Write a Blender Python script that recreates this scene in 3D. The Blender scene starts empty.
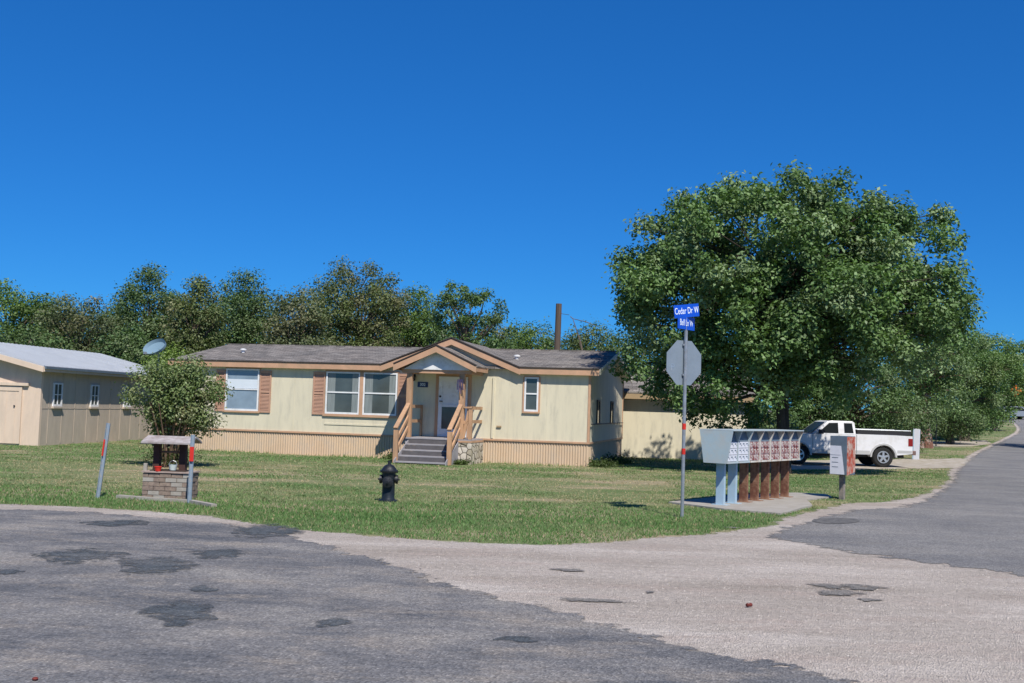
import bpy, bmesh, math, random
import numpy as np
from mathutils import Vector, Matrix
random.seed(7); RNG = np.random.default_rng(11)
R = math.radians; PI = math.pi
sc = bpy.context.scene
col = sc.collection
EYE = 1.75; FPX = 1100.0; PITCH = R(3.46); ROLL = R(1.8)

# ---------------------------------------------------------------- terrain
def tz(x, y):
    return 0.03*max(0.0, min(y, 130.0)-45.0)

_f = Vector((0, math.cos(PITCH), math.sin(PITCH))); _r = Vector((1, 0, 0)); _u = _r.cross(_f)
_R = _r*math.cos(ROLL)+_u*math.sin(ROLL); _U = _u*math.cos(ROLL)-_r*math.sin(ROLL)
def at(px, py):
    """photo measurement -> point on the terrain (used only to take ground positions off the photo)"""
    d = _f*FPX+_R*(px-512)+_U*(341.5-py)
    t = -EYE/d.z if d.z < -1e-6 else 1e9
    if t*d.y > 45 or t < 0:
        # EYE + t dz = .03 (t dy - 45)
        t = (EYE+1.35)/(0.03*d.y-d.z)
    return (t*d.x, t*d.y)

# ---------------------------------------------------------------- materials
def new_mat(name):
    m = bpy.data.materials.new(name); m.use_nodes = True
    nt = m.node_tree; b = nt.nodes['Principled BSDF']
    return m, nt, b
def N(nt, t, **kw):
    n = nt.nodes.new(t)
    for k, v in kw.items():
        if k in n.inputs.keys(): n.inputs[k].default_value = v
        else: setattr(n, k, v)
    return n
def ramp(nt, fac, stops):
    r = nt.nodes.new('ShaderNodeValToRGB'); e = r.color_ramp.elements
    while len(e) < len(stops): e.new(0.5)
    for i, (p, c) in enumerate(stops):
        e[i].position = p; e[i].color = (*c, 1) if len(c) == 3 else c
    nt.links.new(fac, r.inputs['Fac']); return r
def coords(nt, scale=(1, 1, 1), rot=(0, 0, 0)):
    tc = nt.nodes.new('ShaderNodeTexCoord'); mp = nt.nodes.new('ShaderNodeMapping')
    mp.inputs['Scale'].default_value = scale; mp.inputs['Rotation'].default_value = rot
    nt.links.new(tc.outputs['Object'], mp.inputs['Vector']); return mp.outputs['Vector']
def noise(nt, vec, scale, detail=4, rough=.55):
    n = N(nt, 'ShaderNodeTexNoise', Scale=scale, Detail=detail, Roughness=rough)
    nt.links.new(vec, n.inputs['Vector']); return n.outputs['Fac']
def mixc(nt, fac, a, b, mode='MIX'):
    m = nt.nodes.new('ShaderNodeMix'); m.data_type = 'RGBA'; m.blend_type = mode
    for s, v in ((m.inputs[0], fac), (m.inputs[6], a), (m.inputs[7], b)):
        if hasattr(v, 'links') or isinstance(v, bpy.types.NodeSocket): nt.links.new(v, s)
        elif isinstance(v, (int, float)): s.default_value = v
        else: s.default_value = (*v, 1)
    return m.outputs[2]
def bump(nt, b, h, strength=.3, dist=.02):
    bn = N(nt, 'ShaderNodeBump', Strength=strength, Distance=dist)
    nt.links.new(h, bn.inputs['Height']); nt.links.new(bn.outputs[0], b.inputs['Normal'])
def paint(name, c, rough=.6, var=.12, scale=3, metal=0, bmp=.15, stretch=(1, 1, 1), dirt=None, dirt_amt=.35, spec=.3):
    m, nt, b = new_mat(name); v = coords(nt, stretch)
    n1 = noise(nt, v, scale, 6, .65); n2 = noise(nt, v, scale*9, 4)
    lo = tuple(x*(1-var) for x in c); hi = tuple(min(1, x*(1+var)) for x in c)
    r = ramp(nt, n1, [(.3, lo), (.7, hi)])
    out = r.outputs[0]
    if dirt:
        n3 = noise(nt, v, scale*.9+1.3, 7, .7)
        rr = ramp(nt, n3, [(1-dirt_amt-.16, (0, 0, 0)), (1-dirt_amt+.04, (1, 1, 1))])
        out = mixc(nt, rr.outputs[0], out, dirt)
    nt.links.new(out, b.inputs['Base Color'])
    b.inputs['Roughness'].default_value = rough; b.inputs['Metallic'].default_value = metal
    b.inputs['Specular IOR Level'].default_value = spec
    if bmp: bump(nt, b, n2, bmp, .01)
    return m
M = {}
M['wall'] = paint('pale_yellow_siding', (.625, .572, .43), .75, .05, .8, stretch=(2.5, 2.5, .5), dirt=(.52, .48, .37), dirt_amt=.36)
M['skirt'] = paint('tan_skirting', (.56, .42, .29), .6, .1, 1.2, dirt=(.50, .40, .30), dirt_amt=.38)
M['trim'] = paint('tan_orange_trim', (.50, .30, .19), .65, .12, 2, dirt=(.42, .27, .17), dirt_amt=.4)
M['shutter'] = paint('faded_brown_shutter', (.44, .26, .18), .7, .12, 3)
M['wood'] = paint('weathered_tan_wood', (.46, .28, .165), .75, .2, 4, stretch=(1, 1, .3), dirt=(.34, .22, .14), dirt_amt=.4)
M['greywood'] = paint('grey_weathered_tread', (.30, .29, .31), .85, .18, 5, stretch=(.3, 1, 1))
M['stairdark'] = paint('shaded_riser_board', (.10, .095, .10), .9, .2, 5)  # dark shadow lines below the treads, put into the riser colour
M['white'] = paint('white_paint', (.72, .73, .74), .5, .05, 4, dirt=(.55, .55, .53), dirt_amt=.33)
M['cream'] = paint('cream_paint', (.68, .65, .52), .6, .05, 3)
M['dark'] = paint('dark_metal', (.03, .03, .035), .5, .2, 5)
M['dripedge'] = paint('dark_drip_edge', (.05, .04, .035), .6, .2, 5)
M['steel'] = paint('galvanised_steel', (.36, .39, .42), .42, .12, 8, metal=.55, dirt=(.30, .31, .31), dirt_amt=.4)
M['postblue'] = paint('blue_grey_steel_post', (.25, .32, .40), .5, .15, 9, metal=.2, dirt=(.40, .36, .31), dirt_amt=.35)
M['redtape'] = paint('red_tape', (.55, .03, .02), .5, .15, 12)
M['concrete'] = paint('old_concrete', (.33, .31, .28), .9, .12, 2.5, dirt=(.29, .265, .23), dirt_amt=.42, bmp=.4)
M['drive'] = paint('driveway_concrete', (.42, .38, .33), .95, .14, .9, dirt=(.30, .26, .2), dirt_amt=.45, bmp=.5)
M['bark'] = paint('rough_bark', (.13, .10, .08), .95, .4, 5, stretch=(1, 1, .25), bmp=.8)
M['barkpale'] = paint('pale_bark', (.52, .43, .38), .95, .3, 3, dirt=(.17, .08, .055), dirt_amt=.5, bmp=.6)
M['barkdark'] = paint('dark_oak_bark', (.05, .04, .033), .95, .35, 5, stretch=(1, 1, .25), bmp=.8)
M['twig'] = paint('brown_stems', (.17, .11, .075), .9, .3, 5, bmp=.4)
M['rust'] = paint('rusty_red_paint', (.15, .062, .038), .8, .35, 5, dirt=(.28, .16, .10), dirt_amt=.42)
M['redpeel'] = paint('peeling_red_paint', (.36, .05, .02), .7, .2, 4, dirt=(.45, .36, .30), dirt_amt=.42)
M['boxpale'] = paint('pale_blue_grey_cabinet', (.40, .49, .53), .5, .05, 3, metal=.1, dirt=(.45, .47, .46), dirt_amt=.38)
M['boxblue'] = paint('light_blue_pedestal', (.32, .45, .55), .55, .08, 4, dirt=(.40, .43, .44), dirt_amt=.33)
M['finwhite'] = paint('weathered_white_fin', (.58, .57, .52), .6, .12, 8, dirt=(.38, .24, .16), dirt_amt=.36)
M['doorpale'] = paint('pale_mail_door', (.62, .64, .70), .45, .06, 8)
M['doorred'] = paint('red_peeling_mail_door', (.20, .04, .035), .7, .25, 13, dirt=(.48, .44, .44), dirt_amt=.42)
M['slate'] = paint('slate_blue_metal', (.12, .16, .20), .5, .15, 5, metal=.1)
M['brick'] = paint('pale_brick', (.27, .21, .17), .95, .35, 7, dirt=(.17, .13, .11), dirt_amt=.42)
M['hydrant'] = paint('black_hydrant_paint', (.012, .013, .016), .38, .3, 12, spec=.5, bmp=.5)
M['hydrantblue'] = paint('dark_blue_barrel_paint', (.014, .02, .028), .45, .3, 10)
M['blue'] = paint('street_sign_blue', (.006, .075, .52), .4, .05, 4)
M['signwhite'] = paint('street_sign_white', (.75, .85, .92), .4, .02, 4)
M['alu'] = paint('dull_aluminium', (.22, .27, .32), .55, .06, 5, metal=.25)
M['tyre'] = paint('tyre_rubber', (.02, .02, .02), .85, .2, 8)
M['rim'] = paint('alloy_rim', (.55, .55, .55), .35, .1, 8, metal=.7)
M['carwhite'] = paint('white_car_paint', (.70, .70, .72), .25, .03, 1.2, spec=.5, bmp=0, dirt=(.60, .59, .58), dirt_amt=.38)
M['cargrey'] = paint('grey_lower_panel', (.42, .42, .42), .4, .05, 2, bmp=0)
M['plastic'] = paint('black_plastic', (.025, .025, .028), .6, .1, 6)
M['taillight'] = paint('tail_light_red', (.22, .015, .012), .25, .05, 6, bmp=0)
M['chrome'] = paint('chrome', (.6, .6, .6), .2, .03, 4, metal=.9, bmp=0)
M['nbwall'] = paint('neighbour_tan_siding', (.50, .42, .34), .85, .08, .9, stretch=(2, 2, .6), dirt=(.45, .38, .31), dirt_amt=.4)
M['nbfront'] = paint('neighbour_peach_siding', (.64, .51, .40), .85, .06, .9, stretch=(2, 2, .6), dirt=(.57, .46, .365), dirt_amt=.4)
M['pole'] = paint('utility_pole_wood', (.10, .075, .06), .9, .3, 4, stretch=(2, 2, .2))
M['orange'] = paint('orange_sign_paint', (.75, .17, .02), .6, .1, 3)
M['yellow'] = paint('yellow_post_paint', (.6, .5, .1), .6, .1, 3)
M['purple'] = paint('purple_ribbon', (.05, .04, .10), .7, .3, 14)
M['terracotta'] = paint('terracotta_red', (.45, .05, .035), .7, .2, 8)
M['darkred'] = paint('dull_dark_red', (.14, .03, .025), .8, .3, 20)
M['bucket'] = paint('pale_bucket', (.50, .58, .56), .5, .1, 6)
M['soil'] = paint('dark_potting_soil', (.05, .035, .025), .95, .3, 12)
M['roofbrown'] = paint('brown_soffit', (.34, .25, .15), .8, .1, 3)
M['plaque'] = paint('navy_plaque', (.03, .05, .12), .4, .1, 5)
M['silver'] = paint('silver_car_paint', (.32, .35, .38), .3, .04, 2, metal=.4, bmp=0)

def glass_mat(name, c, rough=.08):
    m, nt, b = new_mat(name); v = coords(nt)
    r = ramp(nt, noise(nt, v, 1.7, 3), [(.3, tuple(x*.8 for x in c)), (.7, tuple(x*1.2 for x in c))])
    nt.links.new(r.outputs[0], b.inputs['Base Color'])
    b.inputs['Roughness'].default_value = rough; b.inputs['Specular IOR Level'].default_value = .6
    return m
M['glass'] = glass_mat('window_glass_dark', (.07, .085, .085))
M['glassblind'] = glass_mat('window_glass_blue_grey', (.22, .29, .36), .15)
M['carglass'] = glass_mat('car_glass', (.012, .014, .014), .25)
M['carglass'].node_tree.nodes['Principled BSDF'].inputs['Specular IOR Level'].default_value = .15
M['blind'] = paint('white_roller_blind', (.60, .66, .72), .6, .03, 3, bmp=0)
M['curtain'] = paint('grey_net_curtain', (.20, .23, .23), .8, .2, 6, stretch=(4, 1, .3), bmp=0)

def shingle_mat():
    m, nt, b = new_mat('grey_brown_asphalt_shingles'); v = coords(nt)
    br = N(nt, 'ShaderNodeTexBrick', Scale=1.0); nt.links.new(v, br.inputs['Vector'])
    br.inputs['Brick Width'].default_value = .32; br.inputs['Row Height'].default_value = .14
    br.inputs['Mortar Size'].default_value = .008
    br.inputs['Color1'].default_value = (.125, .117, .112, 1); br.inputs['Color2'].default_value = (.24, .225, .213, 1)
    br.inputs['Mortar'].default_value = (.05, .045, .042, 1)
    n = ramp(nt, noise(nt, v, 1.1, 6, .7), [(.3, (.78, .8, .82)), (.7, (1.2, 1.15, 1.12))])
    n2 = ramp(nt, noise(nt, v, 30, 3, .7), [(.3, (.65, .65, .65)), (.7, (1.35, 1.35, 1.35))])
    c = mixc(nt, 1.0, br.outputs['Color'], n.outputs[0], 'MULTIPLY'); c = mixc(nt, 1.0, c, n2.outputs[0], 'MULTIPLY')
    nt.links.new(c, b.inputs['Base Color']); b.inputs['Roughness'].default_value = .92
    b.inputs['Specular IOR Level'].default_value = .15
    bump(nt, b, br.outputs['Fac'], .35, .01); return m
M['shingle'] = shingle_mat()
def stone_mat():
    m, nt, b = new_mat('pale_flagstone_facing'); v = coords(nt)
    vo = N(nt, 'ShaderNodeTexVoronoi', Scale=5.5, feature='DISTANCE_TO_EDGE'); nt.links.new(v, vo.inputs['Vector'])
    vc = N(nt, 'ShaderNodeTexVoronoi', Scale=5.5); nt.links.new(v, vc.inputs['Vector'])
    cc = ramp(nt, vc.outputs['Color'], [(0, (.30, .26, .18)), (.5, (.55, .5, .42)), (1, (.62, .56, .5))])
    e = ramp(nt, vo.outputs['Distance'], [(.03, (.12, .11, .09)), (.09, (1, 1, 1))])
    nt.links.new(mixc(nt, 1.0, cc.outputs[0], e.outputs[0], 'MULTIPLY'), b.inputs['Base Color'])
    b.inputs['Roughness'].default_value = .9; bump(nt, b, vo.outputs['Distance'], .5, .03); return m
M['stone'] = stone_mat()

# ground surfaces; 'edge' attribute runs 0 (rim) -> 1 (inside) and gives a broken, crumbling rim
def ragged(nt, b, v, scale=4, hard=.4, gain=1.1):
    at_ = N(nt, 'ShaderNodeAttribute', attribute_name='edge')
    n0 = noise(nt, v, scale, 7, .72); n_ = N(nt, 'ShaderNodeMath', operation='MULTIPLY_ADD'); nt.links.new(n0, n_.inputs[0]); n_.inputs[1].default_value = gain; n_.inputs[2].default_value = .5-gain*.5; n = n_.outputs[0]
    a = N(nt, 'ShaderNodeMath', operation='MULTIPLY_ADD'); nt.links.new(at_.outputs['Fac'], a.inputs[0]); a.inputs[1].default_value = .8
    nt.links.new(n, a.inputs[2])
    r = ramp(nt, a.outputs[0], [(.60 if gain < 2 else .45, (0, 0, 0)), (.60+.12*(1-hard) if gain < 2 else 1.0, (1, 1, 1))])
    nt.links.new(r.outputs[0], b.inputs['Alpha'])
def asphalt_mat(name, base, light, dark, rot, edge=True, warm=(.28, .25, .22), gain=1.35):
    m, nt, b = new_mat(name); v = coords(nt); vs = coords(nt, (.6, 1.15, 1), (0, 0, rot))
    big = ramp(nt, noise(nt, vs, .6, 8, .74), [(.38, dark), (.5, base), (.62, light)])
    w = ramp(nt, noise(nt, vs, 1.5, 7, .75), [(.5, (0, 0, 0)), (.66, (.8, .8, .8))])
    c = mixc(nt, w.outputs[0], big.outputs[0], warm)
    vo = N(nt, 'ShaderNodeTexVoronoi', Scale=60.0); nt.links.new(v, vo.inputs['Vector'])
    ag = ramp(nt, vo.outputs['Color'], [(0, (.45, .45, .46)), (.55, (.95, .95, .95)), (.85, (1.35, 1.33, 1.3)), (1, (2.1, 2.05, 2.0))])
    c = mixc(nt, .75, c, ag.outputs[0], 'MULTIPLY')
    f = ramp(nt, noise(nt, v, 26, 5, .75), [(.3, (.62, .62, .62)), (.7, (1.35, 1.35, 1.35))])
    c = mixc(nt, .8, c, f.outputs[0], 'MULTIPLY')
    nt.links.new(c, b.inputs['Base Color']); b.inputs['Roughness'].default_value = .9
    b.inputs['Specular IOR Level'].default_value = .2
    bump(nt, b, vo.outputs['Distance'], .8, .015)
    if edge: ragged(nt, b, v, 3 if gain < 1.5 else 5, gain=gain)
    return m
M['asphalt'] = asphalt_mat('worn_grey_asphalt', (.182, .179, .182), (.28, .266, .25), (.105, .11, .122), R(25))
M['asphalt2'] = asphalt_mat('smooth_side_road_asphalt', (.205, .202, .202), (.25, .242, .235), (.16, .16, .167), R(-60), warm=(.21, .20, .19))
M['patch'] = asphalt_mat('fresh_bitumen_patch', (.083, .095, .107), (.115, .12, .128), (.066, .078, .09), 0, warm=(.13, .135, .14), gain=3.0)
M['stain'] = asphalt_mat('dark_tar_stain', (.19, .18, .17), (.23, .215, .2), (.15, .145, .14), 0, warm=(.28, .25, .23), gain=4.5)
def gravel_mat():
    m, nt, b = new_mat('pale_chip_seal_gravel'); v = coords(nt); vs = coords(nt, (.4, 1.3, 1), (0, 0, R(15)))
    big = ramp(nt, noise(nt, vs, .5, 8, .74), [(.34, (.36, .31, .265)), (.5, (.475, .42, .37)), (.66, (.60, .54, .485))])
    w = ramp(nt, noise(nt, vs, 1.6, 6, .72), [(.5, (0, 0, 0)), (.68, (1, 1, 1))])
    c = mixc(nt, w.outputs[0], big.outputs[0], (.46, .385, .335))
    vo = N(nt, 'ShaderNodeTexVoronoi', Scale=75.0); nt.links.new(v, vo.inputs['Vector'])
    ag = ramp(nt, vo.outputs['Color'], [(0, (.35, .35, .36)), (.12, (.8, .8, .8)), (.3, (1, 1, 1)), (.8, (1.1, 1.1, 1.1)), (1, (1.6, 1.6, 1.6))])
    c = mixc(nt, .8, c, ag.outputs[0], 'MULTIPLY')
    f = ramp(nt, noise(nt, v, 14, 6, .75), [(.3, (.7, .7, .7)), (.7, (1.3, 1.3, 1.3))])
    c = mixc(nt, .8, c, f.outputs[0], 'MULTIPLY')
    nt.links.new(c, b.inputs['Base Color']); b.inputs['Roughness'].default_value = .95
    b.inputs['Specular IOR Level'].default_value = .15
    bump(nt, b, vo.outputs['Distance'], .9, .025); ragged(nt, b, v, 4, gain=1.5); return m
M['gravel'] = gravel_mat()
def soil_mat():
    m, nt, b = new_mat('lawn_ground'); v = coords(nt); vs = coords(nt, (.45, 1.2, 1))
    a = ramp(nt, noise(nt, vs, .42, 7, .65), [(.34, (.10, .16, .06)), (.5, (.17, .20, .095)), (.64, (.34, .28, .19))])
    f = ramp(nt, noise(nt, v, 9, 6, .8), [(.3, (.6, .6, .6)), (.7, (1.4, 1.4, 1.4))])
    f2 = ramp(nt, noise(nt, v, 60, 4, .8), [(.3, (.5, .5, .5)), (.7, (1.5, 1.5, 1.5))])
    c = mixc(nt, 1.0, a.outputs[0], f.outputs[0], 'MULTIPLY'); c = mixc(nt, 1.0, c, f2.outputs[0], 'MULTIPLY')
    nt.links.new(c, b.inputs['Base Color']); b.inputs['Roughness'].default_value = 1
    b.inputs['Specular IOR Level'].default_value = .05
    bump(nt, b, noise(nt, v, 25, 5), .9, .05); return m
M['lawn'] = soil_mat()
M['coverdark'] = paint('dark_iron_cover', (.07, .07, .072), .7, .35, 9, dirt=(.15, .145, .14), dirt_amt=.45, bmp=.6)
def leaf_mat(name, transl=.25, rough=.5, spec=.3):
    m, nt, b = new_mat(name)
    a = N(nt, 'ShaderNodeAttribute', attribute_name='tint')
    nt.links.new(a.outputs['Color'], b.inputs['Base Color'])
    b.inputs['Roughness'].default_value = rough; b.inputs['Specular IOR Level'].default_value = spec
    t = nt.nodes.new('ShaderNodeBsdfTranslucent')
    nt.links.new(mixc(nt, 1.0, a.outputs['Color'], (1.3, 1.5, .6), 'MULTIPLY'), t.inputs['Color'])
    mx = nt.nodes.new('ShaderNodeMixShader'); mx.inputs[0].default_value = transl
    nt.links.new(b.outputs[0], mx.inputs[1]); nt.links.new(t.outputs[0], mx.inputs[2])
    nt.links.new(mx.outputs[0], nt.nodes['Material Output'].inputs['Surface']); return m
M['leaf'] = leaf_mat('tree_leaves'); M['leafgloss'] = leaf_mat('glossy_leaves', .2, .5, .28); M['grass'] = leaf_mat('grass_blades', .3, .6, .15)

# ---------------------------------------------------------------- mesh helpers
class MB:
    def __init__(s): s.v = []; s.f = []; s.m = []
    def add(s, vs, fs, mi=0):
        o = len(s.v); s.v += [tuple(q) for q in vs]; s.f += [tuple(i+o for i in f) for f in fs]; s.m += [mi]*len(fs); return s
    def box(s, x0, x1, y0, y1, z0, z1, mi=0):
        vs = [(x, y, z) for z in (z0, z1) for y in (y0, y1) for x in (x0, x1)]
        return s.add(vs, [(0, 2, 3, 1), (4, 5, 7, 6), (0, 1, 5, 4), (2, 6, 7, 3), (0, 4, 6, 2), (1, 3, 7, 5)], mi)
    def prism(s, poly, axis, a, b, mi=0):
        """poly: 2D points; axis 'x': (y,z); 'y': (x,z); 'z': (x,y)"""
        def P(q, t): return {'x': (t, q[0], q[1]), 'y': (q[0], t, q[1]), 'z': (q[0], q[1], t)}[axis]
        n = len(poly); vs = [P(q, a) for q in poly]+[P(q, b) for q in poly]
        fs = [tuple(range(n))[::-1], tuple(range(n, 2*n))]+[(i, (i+1) % n, n+(i+1) % n, n+i) for i in range(n)]
        return s.add(vs, fs, mi)
    def beam(s, p, q, w, h, mi=0, up=(0, 0, 1)):
        p = Vector(p); q = Vector(q); d = (q-p).normalized(); up = Vector(up)
        if abs(d.dot(up)) > .99: up = Vector((0, 1, 0))
        sd = d.cross(up).normalized(); u = sd.cross(d)
        vs = [c+sd*a*w/2+u*b_*h/2 for c in (p, q) for a, b_ in ((-1, -1), (1, -1), (1, 1), (-1, 1))]
        return s.add(vs, [(3, 2, 1, 0), (4, 5, 6, 7), (0, 1, 5, 4), (1, 2, 6, 5), (2, 3, 7, 6), (3, 0, 4, 7)], mi)
    def tube(s, pts, rad, n=8, mi=0, cap=True):
        pts = [Vector(p) for p in pts]; rs = rad if isinstance(rad, (list, tuple)) else [rad]*len(pts)
        o = len(s.v); ref = Vector((0, 0, 1)) if abs((pts[-1]-pts[0]).normalized().z) < .9 else Vector((1, 0, 0))
        for i, p in enumerate(pts):
            d = (pts[min(i+1, len(pts)-1)]-pts[max(i-1, 0)]).normalized()
            a = d.cross(ref).normalized(); b_ = d.cross(a)
            for k in range(n):
                t = 2*PI*k/n; s.v.append(tuple(p+(a*math.cos(t)+b_*math.sin(t))*rs[i]))
        for i in range(len(pts)-1):
            for k in range(n):
                s.f.append((o+i*n+k, o+i*n+(k+1) % n, o+(i+1)*n+(k+1) % n, o+(i+1)*n+k)); s.m.append(mi)
        if cap:
            s.f.append(tuple(o+k for k in range(n))[::-1]); s.m.append(mi)
            s.f.append(tuple(o+(len(pts)-1)*n+k for k in range(n))); s.m.append(mi)
        return s
    def lathe(s, prof, n=20, c=(0, 0, 0), axis='z', mi=0, cap=True):
        o = len(s.v)
        for (r, h) in prof:
            for k in range(n):
                t = 2*PI*k/n; a, b_ = r*math.cos(t), r*math.sin(t)
                p = {'z': (a, b_, h), 'x': (h, a, b_), 'y': (a, h, b_)}[axis]
                s.v.append((c[0]+p[0], c[1]+p[1], c[2]+p[2]))
        for i in range(len(prof)-1):
            for k in range(n):
                s.f.append((o+i*n+k, o+i*n+(k+1) % n, o+(i+1)*n+(k+1) % n, o+(i+1)*n+k)); s.m.append(mi)
        if cap:
            s.f.append(tuple(o+k for k in range(n))[::-1]); s.m.append(mi)
            s.f.append(tuple(o+(len(prof)-1)*n+k for k in range(n))); s.m.append(mi)
        return s
    def build(s, name, mats, parent=None, bevel=0, smooth=False, label=None):
        me = bpy.data.meshes.new(name); me.from_pydata(s.v, [], s.f)
        for m in (mats if isinstance(mats, (list, tuple)) else [mats]): me.materials.append(M[m] if isinstance(m, str) else m)
        me.polygons.foreach_set('material_index', s.m)
        bm = bmesh.new(); bm.from_mesh(me); bmesh.ops.recalc_face_normals(bm, faces=bm.faces)
        if bevel:
            es = [e for e in bm.edges if e.is_manifold and e.calc_face_angle(0) > .5]
            bmesh.ops.bevel(bm, geom=es, offset=bevel, segments=2, profile=.6, affect='EDGES', clamp_overlap=True)
        bm.to_mesh(me); bm.free()
        if smooth:
            me.polygons.foreach_set('use_smooth', [True]*len(me.polygons)); me.set_sharp_from_angle(angle=R(35))
        o = bpy.data.objects.new(name, me); col.objects.link(o)
        if parent: o.parent = parent
        if label: o['label'] = label
        return o
def tag(o, label, cat, group=None, kind=None):
    if label: o['label'] = label
    if cat: o['category'] = cat
    if group: o['group'] = group
    if kind: o['kind'] = kind
    return o
def thing(name, label, cat, loc=(0, 0, 0), rz=0, group=None, tilt=(0, 0)):
    o = bpy.data.objects.new(name, None); col.objects.link(o)
    o.location = loc; o.rotation_euler = (tilt[0], tilt[1], rz); o.empty_display_size = .3
    return tag(o, label, cat, group)
def dup(root, loc, rz, label):
    r = root.copy(); col.objects.link(r); r.location = loc; r.rotation_euler = (0, 0, rz); r['label'] = label
    for ch in list(root.children):
        c = ch.copy(); col.objects.link(c); c.parent = r
        for g in list(ch.children):
            d = g.copy(); col.objects.link(d); d.parent = c
    return r
def text(name, body, size, mat, parent, loc, rot, extrude=.002, sx=1):
    cu = bpy.data.curves.new(name+'_c', 'FONT'); cu.body = body; cu.size = size; cu.extrude = extrude
    cu.align_x = 'CENTER'; cu.align_y = 'CENTER'
    to = bpy.data.objects.new(name+'_t', cu); col.objects.link(to)
    dg = bpy.context.evaluated_depsgraph_get(); me = bpy.data.meshes.new_from_object(to.evaluated_get(dg))
    bpy.data.objects.remove(to); me.materials.clear(); me.materials.append(M[mat])
    o = bpy.data.objects.new(name, me); col.objects.link(o); o.parent = parent
    o.location = loc; o.rotation_euler = rot; o.scale = (sx, 1, 1); return o

# ---------------------------------------------------------------- ground sheets
def jitter(poly, step=.25, amp=.06, near=60, closed=True):
    out = []; n = len(poly)
    for i in range(n):
        a = Vector(poly[i]); b_ = Vector(poly[(i+1) % n]); L = (b_-a).length
        far = min(a.length, b_.length) > near
        k = max(1, int(L/(step if not far else step*12)))
        for j in range(k):
            p = a.lerp(b_, j/k)
            if not far:
                ph = p.x*1.7+p.y*2.3
                nrm = Vector((-(b_-a).y, (b_-a).x)).normalized() if L > 0 else Vector((0, 0))
                p = p+nrm*(amp*(math.sin(ph)+.6*math.sin(ph*2.7+1)+.9*random.uniform(-1, 1)))
            out.append(p)
    return out
def smooth_line(pts, k=6):
    P = [Vector(p) for p in pts]; out = []
    for i in range(len(P)-1):
        p0 = P[max(i-1, 0)]; p1 = P[i]; p2 = P[i+1]; p3 = P[min(i+2, len(P)-1)]
        for j in range(k):
            t = j/k
            out.append(.5*((2*p1)+(p2-p0)*t+(2*p0-5*p1+4*p2-p3)*t*t+(3*p1-p0-3*p2+p3)*t**3))
    out.append(P[-1]); return out
def sheet(name, poly, z, mat, inset=.3, kind='structure', amp=.06, step=.25, jit=True, parent=None, star=0):
    P = jitter(poly, step, amp) if jit else [Vector(p) for p in poly]
    area = sum(P[i].x*P[(i+1) % len(P)].y-P[(i+1) % len(P)].x*P[i].y for i in range(len(P)))
    if area < 0: P = P[::-1]
    n = len(P); inn = []
    for i in range(n):
        k_ = 9 if inset > .5 else 3; t = (P[(i+k_) % n]-P[(i-k_) % n]); t.normalize(); inn.append(P[i]+Vector((-t.y, t.x))*inset)
    if star:
        c_ = sum(P, Vector((0, 0)))/n; inn = [p.lerp(c_, star) for p in P]
    bm = bmesh.new(); lay = bm.verts.layers.float.new('edge')
    vo = [bm.verts.new((p.x, p.y, 0)) for p in P]; vi = [bm.verts.new((p.x, p.y, 0)) for p in inn]
    for v in vi: v[lay] = 1.0
    for i in range(n):
        j = (i+1) % n
        bm.faces.new((vo[i], vo[j], vi[j], vi[i]))
    es = [bm.edges.get((vi[i], vi[(i+1) % n])) for i in range(n)]
    bmesh.ops.triangle_fill(bm, use_beauty=True, use_dissolve=False, edges=es, normal=(0, 0, 1))
    for v in bm.verts:
        pass
    for yy in (45, 130):
        bmesh.ops.bisect_plane(bm, geom=bm.verts[:]+bm.edges[:]+bm.faces[:], plane_co=(0, yy, 0), plane_no=(0, 1, 0))
    for v in bm.verts: v.co.z = tz(v.co.x, v.co.y)+z
    for f in bm.faces:
        if f.normal.z < 0: f.normal_flip()
    me = bpy.data.meshes.new(name); bm.to_mesh(me); bm.free(); me.materials.append(M[mat])
    o = bpy.data.objects.new(name, me); col.objects.link(o)
    if parent: o.parent = parent
    elif kind: o['kind'] = kind
    return o

# one ground sheet to the horizon
b = MB()
ys = [-400, 45, 130, 1500]
for i in range(3):
    for xx in range(-6, 6):
        b.add([(xx*250, ys[i], tz(0, ys[i])), (xx*250+250, ys[i], tz(0, ys[i])), (xx*250+250, ys[i+1], tz(0, ys[i+1])), (xx*250, ys[i+1], tz(0, ys[i+1]))], [(0, 1, 2, 3)])
tag(b.build('ground', 'lawn'), None, None, kind='structure')

def A(*pts): return [at(*p) for p in pts]
lawn_edge = [Vector((-60, 27.5)), Vector((-25, 20.7))]+smooth_line(A((0, 504), (90, 507), (200, 515), (235, 520), (300, 529), (400, 537.5), (480, 543), (560, 544), (640, 539), (700, 534), (760, 527), (782, 518), (815, 510), (850, 503), (890, 501), (925, 493), (947, 480), (948, 470), (966, 456), (986, 446), (1003, 438), (1013, 432.5), (1015.5, 427.5), (1009, 422), (996, 420)), 4)+[Vector((30, 117.5)), Vector((5, 118))]
GRAVEL = lawn_edge+[Vector(q) for q in ((5, 128), (60, 128.5), (75, 129), (220, 129.5), (120, 60), (60, -30), (60, -80), (-80, -80), (-80, 20))]
sheet('gravel_road_shoulder', GRAVEL, .004, 'gravel', .4, amp=.04, step=.2)
main_edge = [Vector((-60, 26.2)), Vector((-25, 19.9))]+smooth_line(A((0, 509), (90, 512), (180, 519), (235, 524), (300, 537), (350, 550), (400, 563), (470, 588), (560, 607), (650, 633), (740, 656), (850, 681))+[(3.2, 3.8), (5.5, 0)], 4)+[Vector((10, -8)), Vector((30, -40))]
MAIN = main_edge+[Vector(q) for q in ((30, -80), (-80, -80), (-80, 20))]
sheet('main_road', MAIN, .009, 'asphalt', .8, amp=.03, step=.2)
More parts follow.
